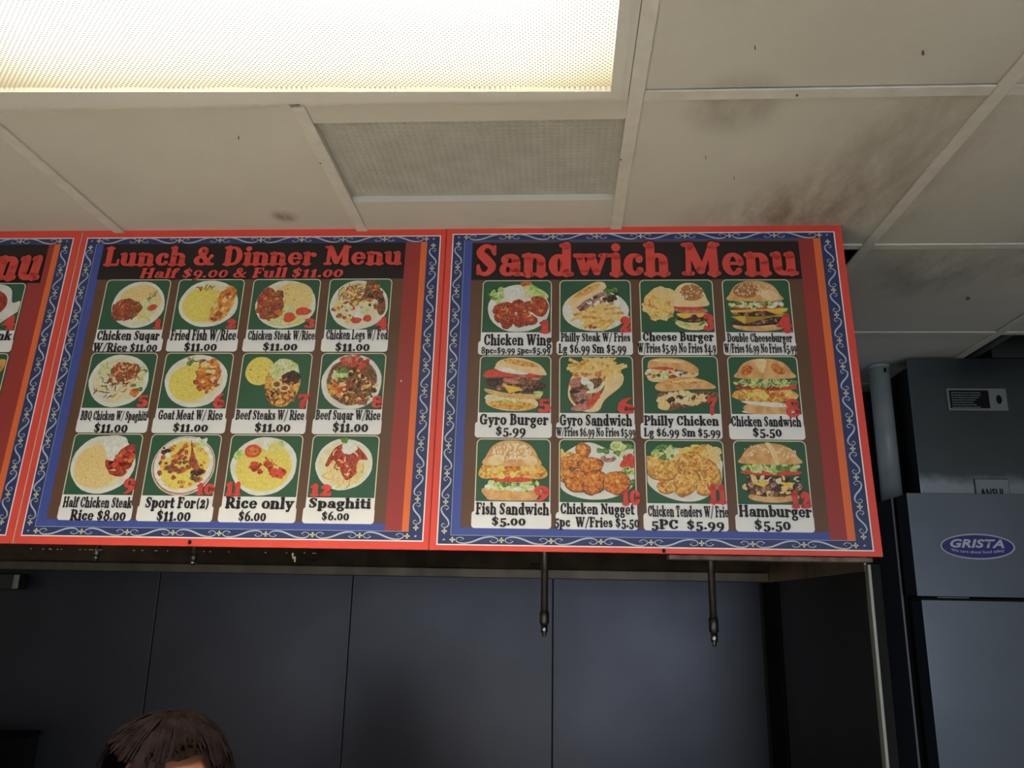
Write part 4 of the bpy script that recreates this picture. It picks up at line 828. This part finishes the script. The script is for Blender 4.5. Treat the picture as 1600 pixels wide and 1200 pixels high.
b2 = board('lunch and dinner menu board with twelve rice, fish and spaghetti plates', -1128, -261, 738,
    dict(w=(-1115, -272, 16, 719), i=(-1089, -303, 36, 702), br=(-1068, -352, 52, 701), rd=(-352, -317), ti=(-1070, -353, 608, 701), nx=8, ny=11), 0)
bm = bmesh.new()
lettering(bm, 'Lunch & Dinner Menu', -1062, -357, 643, 692, .0022, mREDT, grow=.006, outline=(.055, mBLACK))
lettering(bm, 'Half $9.00 & Full $11.00', -970, -492, 611, 636, .0026, mREDT, grow=0, outline=(.05, mBLACK), slant=.12)
obj('title_lettering', bm, MATS, b2, local=True)
b3 = board('sandwich menu board with twelve burger, sandwich and chicken pictures', -259, 633, 747,
    dict(w=(-245, 617, 10, 722), i=(-217, 584, 30, 705), br=(-198, 535, 46, 702), rd=(535, 568), ti=(-198, 535, 603, 697), nx=8, ny=11), .0012)
bm = bmesh.new()
lettering(bm, 'Sandwich Menu', -192, 530, 612, 694, .0022, mREDT, grow=.010, outline=(.05, mBLACK))
obj('title_lettering', bm, MATS, b3, local=True)
D2 = ['chicken suqar', 'fried fish with rice', 'chicken steak with rice', 'chicken legs', 'barbecue chicken with spaghetti', 'goat meat with rice', 'beef steaks with rice', 'beef suqar with rice', 'half chicken steak', 'sport for two', 'rice only', 'spaghetti']
D3 = ['chicken wing', 'philly steak with fries', 'cheese burger', 'double cheeseburger', 'gyro burger', 'gyro sandwich', 'philly chicken', 'chicken sandwich', 'fish sandwich', 'chicken nugget', 'chicken tenders', 'hamburger']
for k in range(12):
    r, c = divmod(k, 4)
    x0, x1, a, e = CX2[c]; y0, y1, cap = CY2[r]
    cell(b2, k, x0, x1, y0, y1, a, e, cap, PIC2[k], T2[2*k:2*k+2], N2[k], D2[k], 10+k)
    x0, x1, a, e = CX3[c]; y0, y1, cap = CY3[r]
    cell(b3, k, x0, x1, y0, y1, a, e, cap, PIC3[k], T3[2*k:2*k+2], N3[k], D3[k], 40+k)
# first board, only its right end is in the picture
b1 = board('menu board cut off by the left edge of the picture', -1998, -1132, 738,
    dict(w=(-1985, -1147, 16, 719), i=(-1957, -1176, 36, 702), br=(-1938, -1232, 52, 701), rd=(-1232, -1190), ti=(-1938, -1204, 600, 701), nx=8, ny=11), 0)
bm = bmesh.new()
lettering(bm, 'nu', -1322, -1208, 609, 696, .0022, mREDT, grow=.022, outline=(.05, mBLACK), slant=.1)
obj('title_lettering', bm, MATS, b1, local=True)
for k, (y0, y1, cap, its, tx, nb) in enumerate([
    (480, 598, 427, [('P', [(.30, .2), (.2, .8), (.5, .99), (.78, .9), (.86, .6), (.99, .62), (.99, .45), (.7, .2), (.5, .06)], 'plate', 1), ('E', .52, .58, .26, .28, 'red'), ('P', [(.6, .1), (.99, .45), (.99, .40), (.64, .05)], 'white')], [('nk', -1274, -1240, 456, 478)], '4'),
    (296, 422, 240, [('E', .4, .4, .5, .4, 'plate'), ('P', [(.2, .3), (.5, .8), (.97, .9), (.97, .7), (.6, .3)], 'golden', 1)], [], None)]):
    bm = bmesh.new(); x0, x1 = -1384, -1238
    flat(bm, rrect(x0-2, x1+2, y0-2, y1+2, 11), .00074, mCREAM); flat(bm, rrect(x0, x1, y0, y1, 9), .00082, mGREEN)
    rectf(bm, x0-2, x1+2, y0-26, y0, .00084, mWHITE); flat(bm, rrect(x0-6, x1+4, cap, y0-20, 7, True, True), .00086, mWHITE)
    c = obj('menu_cell', bm, MATS, b1, local=True)
    bm = bmesh.new(); draw(bm, its, x0+1, x1-1, y0, y1, 70+k); obj('food_print', bm, FM, c, local=True)
    bm = bmesh.new()
    for s, a, e, p, q in tx: lettering(bm, s, a, e, p, q, .0022, mBLACK, grow=.012, slant=.1)
    if nb: lettering(bm, nb, -1268, -1238, 490, 520, .0030, mREDT, grow=.05)
    if tx or nb: obj('caption', bm, MATS, c, local=True)
    else: bm.free()
# screws holding the boards
for b, x, y in [(b2, -753, 8), (b3, 209, 5), (b2, -340, 360), (b3, -100, 742)]:
    bm = bmesh.new(); n = 14; sr = 3 if x != -340 else 1.3
    prism(bm, [((x+sr*math.cos(2*math.pi*k/n))/1000, (y+sr*1.4*math.sin(2*math.pi*k/n))/1000) for k in range(n)], 'y', -.004, -.0002)
    obj('screw', bm, BLACKM if x != -340 else WHITE, b, local=True)
# pale worn edge between first and second board
for b, x in ((b2, -1129.5), (b3, -259.8)):
    bm = bmesh.new(); bx(bm, x/1000-.0006, x/1000+.0006, -.0006, .005, .001, .735)
    obj('edge_strip', bm, CREAM if b is b2 else DRED, b, local=True)
# ---------------------------------------------------------------- the worker behind the counter
SKIN = mat('skin', (.30, .12, .07), (.26, .10, .06), .5, scale=20)
SHIRT = mat('shirt_cloth', (.03, .03, .035), None, .85)
HAIR = mat('hair_brown', (.0050, .0028, .0014), (.011, .0068, .008), .9, scale=60, stretch=(1, 1, .3), spec=.05)
pw = thing('person', (-.668, 1.5, 0), 'person with short brown hair, only the top of the head showing at the lower left', 'person')
def skinned(name, V, E, m, parent, root=0, sub=2):
    me = bpy.data.meshes.new(name); off = origin(parent)
    me.from_pydata([Vector(v[:3])-off for v in V], E, [])
    o = bpy.data.objects.new(name, me); COL.objects.link(o); o.parent = parent
    md = o.modifiers.new('skin', 'SKIN'); md.use_smooth_shade = True
    me.skin_vertices.new() if not me.skin_vertices else None
    for k, v in enumerate(V):
        me.skin_vertices[0].data[k].radius = (v[3], v[4] if len(v) > 4 else v[3]); me.skin_vertices[0].data[k].use_root = (k == root)
    md2 = o.modifiers.new('sub', 'SUBSURF'); md2.levels = sub; md2.render_levels = sub
    bpy.context.view_layer.update()
    dg = bpy.context.evaluated_depsgraph_get(); m2 = bpy.data.meshes.new_from_object(o.evaluated_get(dg))
    o.modifiers.clear(); o.data = m2; m2.materials.clear(); m2.materials.append(m)
    for p in m2.polygons: p.use_smooth = True
    bpy.data.meshes.remove(me); return o
px, py = -.668, 1.5
V = [(px, py+.02, .80, .13, .10), (px, py+.015, .95, .115, .09), (px, py, 1.12, .13, .09), (px, py, 1.22, .12, .075), (px, py-.005, 1.25, .05), (px, py-.02, 1.29, .05),
     (px-.16, py, 1.205, .052), (px-.20, py-.02, .97, .040), (px-.17, py-.20, .985, .030), (px+.16, py, 1.205, .052), (px+.20, py-.02, .97, .040), (px+.17, py-.20, .985, .030),
     (px-.085, py+.02, .74, .085), (px-.09, py+.01, .43, .055), (px-.095, py+.04, .09, .038), (px+.085, py+.02, .74, .085), (px+.09, py+.01, .43, .055), (px+.095, py+.04, .09, .038),
     (px-.10, py-.10, .04, .030), (px+.10, py-.10, .04, .030)]
E_ = [(0, 1), (1, 2), (2, 3), (3, 4), (4, 5), (3, 6), (6, 7), (7, 8), (3, 9), (9, 10), (10, 11), (0, 12), (12, 13), (13, 14), (0, 15), (15, 16), (16, 17), (14, 18), (17, 19)]
body = skinned('body', V, E_, SHIRT, pw)
# hands: palm, four fingers and a thumb each
for sd in (-1, 1):
    hx, hy, hz = px+sd*.17, py-.20, .985
    hv = [(hx, hy, hz, .024, .018), (hx, hy-.05, hz-.004, .034, .014), (hx, hy-.085, hz-.006, .034, .012)]; he = [(0, 1), (1, 2)]
    for q, (dx, ln) in enumerate([(-.028, .055), (-.010, .066), (.009, .062), (.027, .048)]):
        a = len(hv); hv += [(hx+dx, hy-.10, hz-.004, .009), (hx+dx*1.1, hy-.10-ln*.5, hz+.004, .008), (hx+dx*1.15, hy-.10-ln, hz-.008, .007)]; he += [(2, a), (a, a+1), (a+1, a+2)]
    a = len(hv); hv += [(hx-sd*.035, hy-.045, hz, .010), (hx-sd*.055, hy-.075, hz-.004, .0085)]; he += [(1, a), (a, a+1)]
    skinned('hand', hv, he, SKIN, pw)
# head: shaped from a sphere, chin narrow, brow and nose pushed forward; bowed a little
bm = bmesh.new(); bmesh.ops.create_uvsphere(bm, u_segments=40, v_segments=28, radius=1)
for v in bm.verts:
    x, y, z = v.co
    w = .076*(1-.28*max(0, -z-.1)); d = .096
    nx, ny, nz = x*w, y*d*(1-.15*max(0, -z)), z*.112
    if y < 0:
        nose = math.exp(-((x/.16)**2+((z+.15)/.22)**2)); ny -= .022*nose
        for ex in (-.38, .38): ny += .010*math.exp(-(((x-ex)/.17)**2+((z-.03)/.12)**2))
        ny -= .006*math.exp(-((x/.35)**2+((z+.48)/.07)**2)); ny += .004*math.exp(-((x/.3)**2+((z+.53)/.02)**2))
        ny -= .010*math.exp(-((x/.25)**2+((z+.85)/.15)**2))
    v.co = (nx, ny, nz)
HT = Matrix.Translation((px+.004, py, 1.330)) @ Matrix.Scale(1.05, 4) @ Matrix.Rotation(R(14), 4, 'X') @ Matrix.Rotation(R(6), 4, 'Y')
bmesh.ops.transform(bm, matrix=HT, verts=bm.verts)
head = obj('head', bm, SKIN, pw, smooth=True)
for sd in (-1, 1):
    bm = bmesh.new(); bmesh.ops.create_uvsphere(bm, u_segments=16, v_segments=12, radius=.0115)
    bmesh.ops.transform(bm, matrix=HT @ Matrix.Translation((sd*.028, -.079, .004)), verts=bm.verts)
    obj('eye', bm, mat('eye_dark', (.03, .02, .015), None, .2), head, smooth=True)
    bm = bmesh.new(); bmesh.ops.create_uvsphere(bm, u_segments=16, v_segments=12, radius=1)
    bmesh.ops.transform(bm, matrix=HT @ Matrix.Translation((sd*.077, .008, -.012)) @ Matrix.Diagonal((.010, .018, .031, 1)), verts=bm.verts)
    obj('ear', bm, SKIN, head, smooth=True)
bm = bmesh.new(); bmesh.ops.create_uvsphere(bm, u_segments=16, v_segments=8, radius=1)
bmesh.ops.transform(bm, matrix=HT @ Matrix.Translation((0, -.092, -.056)) @ Matrix.Diagonal((.024, .006, .007, 1)), verts=bm.verts)
obj('mouth', bm, mat('lips', (.42, .13, .10), None, .45), head, smooth=True)
# hair: a swept cap that leaves the forehead free, then combed strands over it
hair_bm = bmesh.new(); bmesh.ops.create_uvsphere(hair_bm, u_segments=56, v_segments=36, radius=1)
rn = random.Random(5)
dele = []
for v in hair_bm.verts:
    x, y, z = v.co
    gap = (y < -.35 and z < .50 + .25*abs(x-.1)) or z < -.55
    if gap: dele.append(v)
    r = 1 + .018*math.sin(26*x+6*z) + .012*math.sin(41*y+9*x)
    v.co = (x*.097*r - (.010 if x < 0 and z < .6 else 0), y*.112*r, z*.124*r)
bmesh.ops.delete(hair_bm, geom=dele, context='VERTS')
bmesh.ops.transform(hair_bm, matrix=Matrix.Translation((px-.0, py+.004, 1.330)) @ Matrix.Rotation(R(8), 4, 'X') @ Matrix.Scale(1.08, 4), verts=hair_bm.verts)
hair = obj('hair', hair_bm, HAIR, pw, smooth=True)
bm = bmesh.new()
for k in range(420):
    # from the crown sweeping to the left and forward
    th = rn.uniform(0, 2*math.pi); l = rn.uniform(.5, 1.15) ; o0 = rn.uniform(-.25, .15)
    crown = Vector((.12, .15, .98)); pts = []
    for j in range(6):
        ph = o0 + .1 + l*j/5*1.25
        d = Vector((math.sin(ph)*math.cos(th), math.sin(ph)*math.sin(th), math.cos(ph)))
        if d.y < -.35 and d.z < .42 + .3*abs(d.x-.1): break
        s = 1.015+.035*rn.random()
        pts.append(Vector((px + d.x*.108*s - (.022*j/5 if d.x < 0 else .0), py+.004 + d.y*.122*s, 1.332+d.z*.134*s)))
    if len(pts) < 3: continue
    prev = None; side = Vector((-math.sin(th), math.cos(th), 0))
    for j, p in enumerate(pts):
        w = .0035*(1-j/len(pts)*.75)
        c = (bm.verts.new(p-side*w), bm.verts.new(p+side*w+Vector((0, 0, .0005))), bm.verts.new(p+Vector((0, 0, .002))))
        if prev:
            for a in range(3): bm.faces.new((prev[a], prev[(a+1) % 3], c[(a+1) % 3], c[a]))
        prev = c
tag(obj('hair_strands', bm, HAIR, hair), 'loose brown locks swept sideways', kind='stuff')
# shirt hem, trousers and shoes
bm = bmesh.new()
for sd in (-1, 1): bx(bm, px+sd*.098-.045, px+sd*.098+.045, py-.17, py+.09, .001, .075, bev=.02)
obj('shoes', bm, BLACKM, pw)
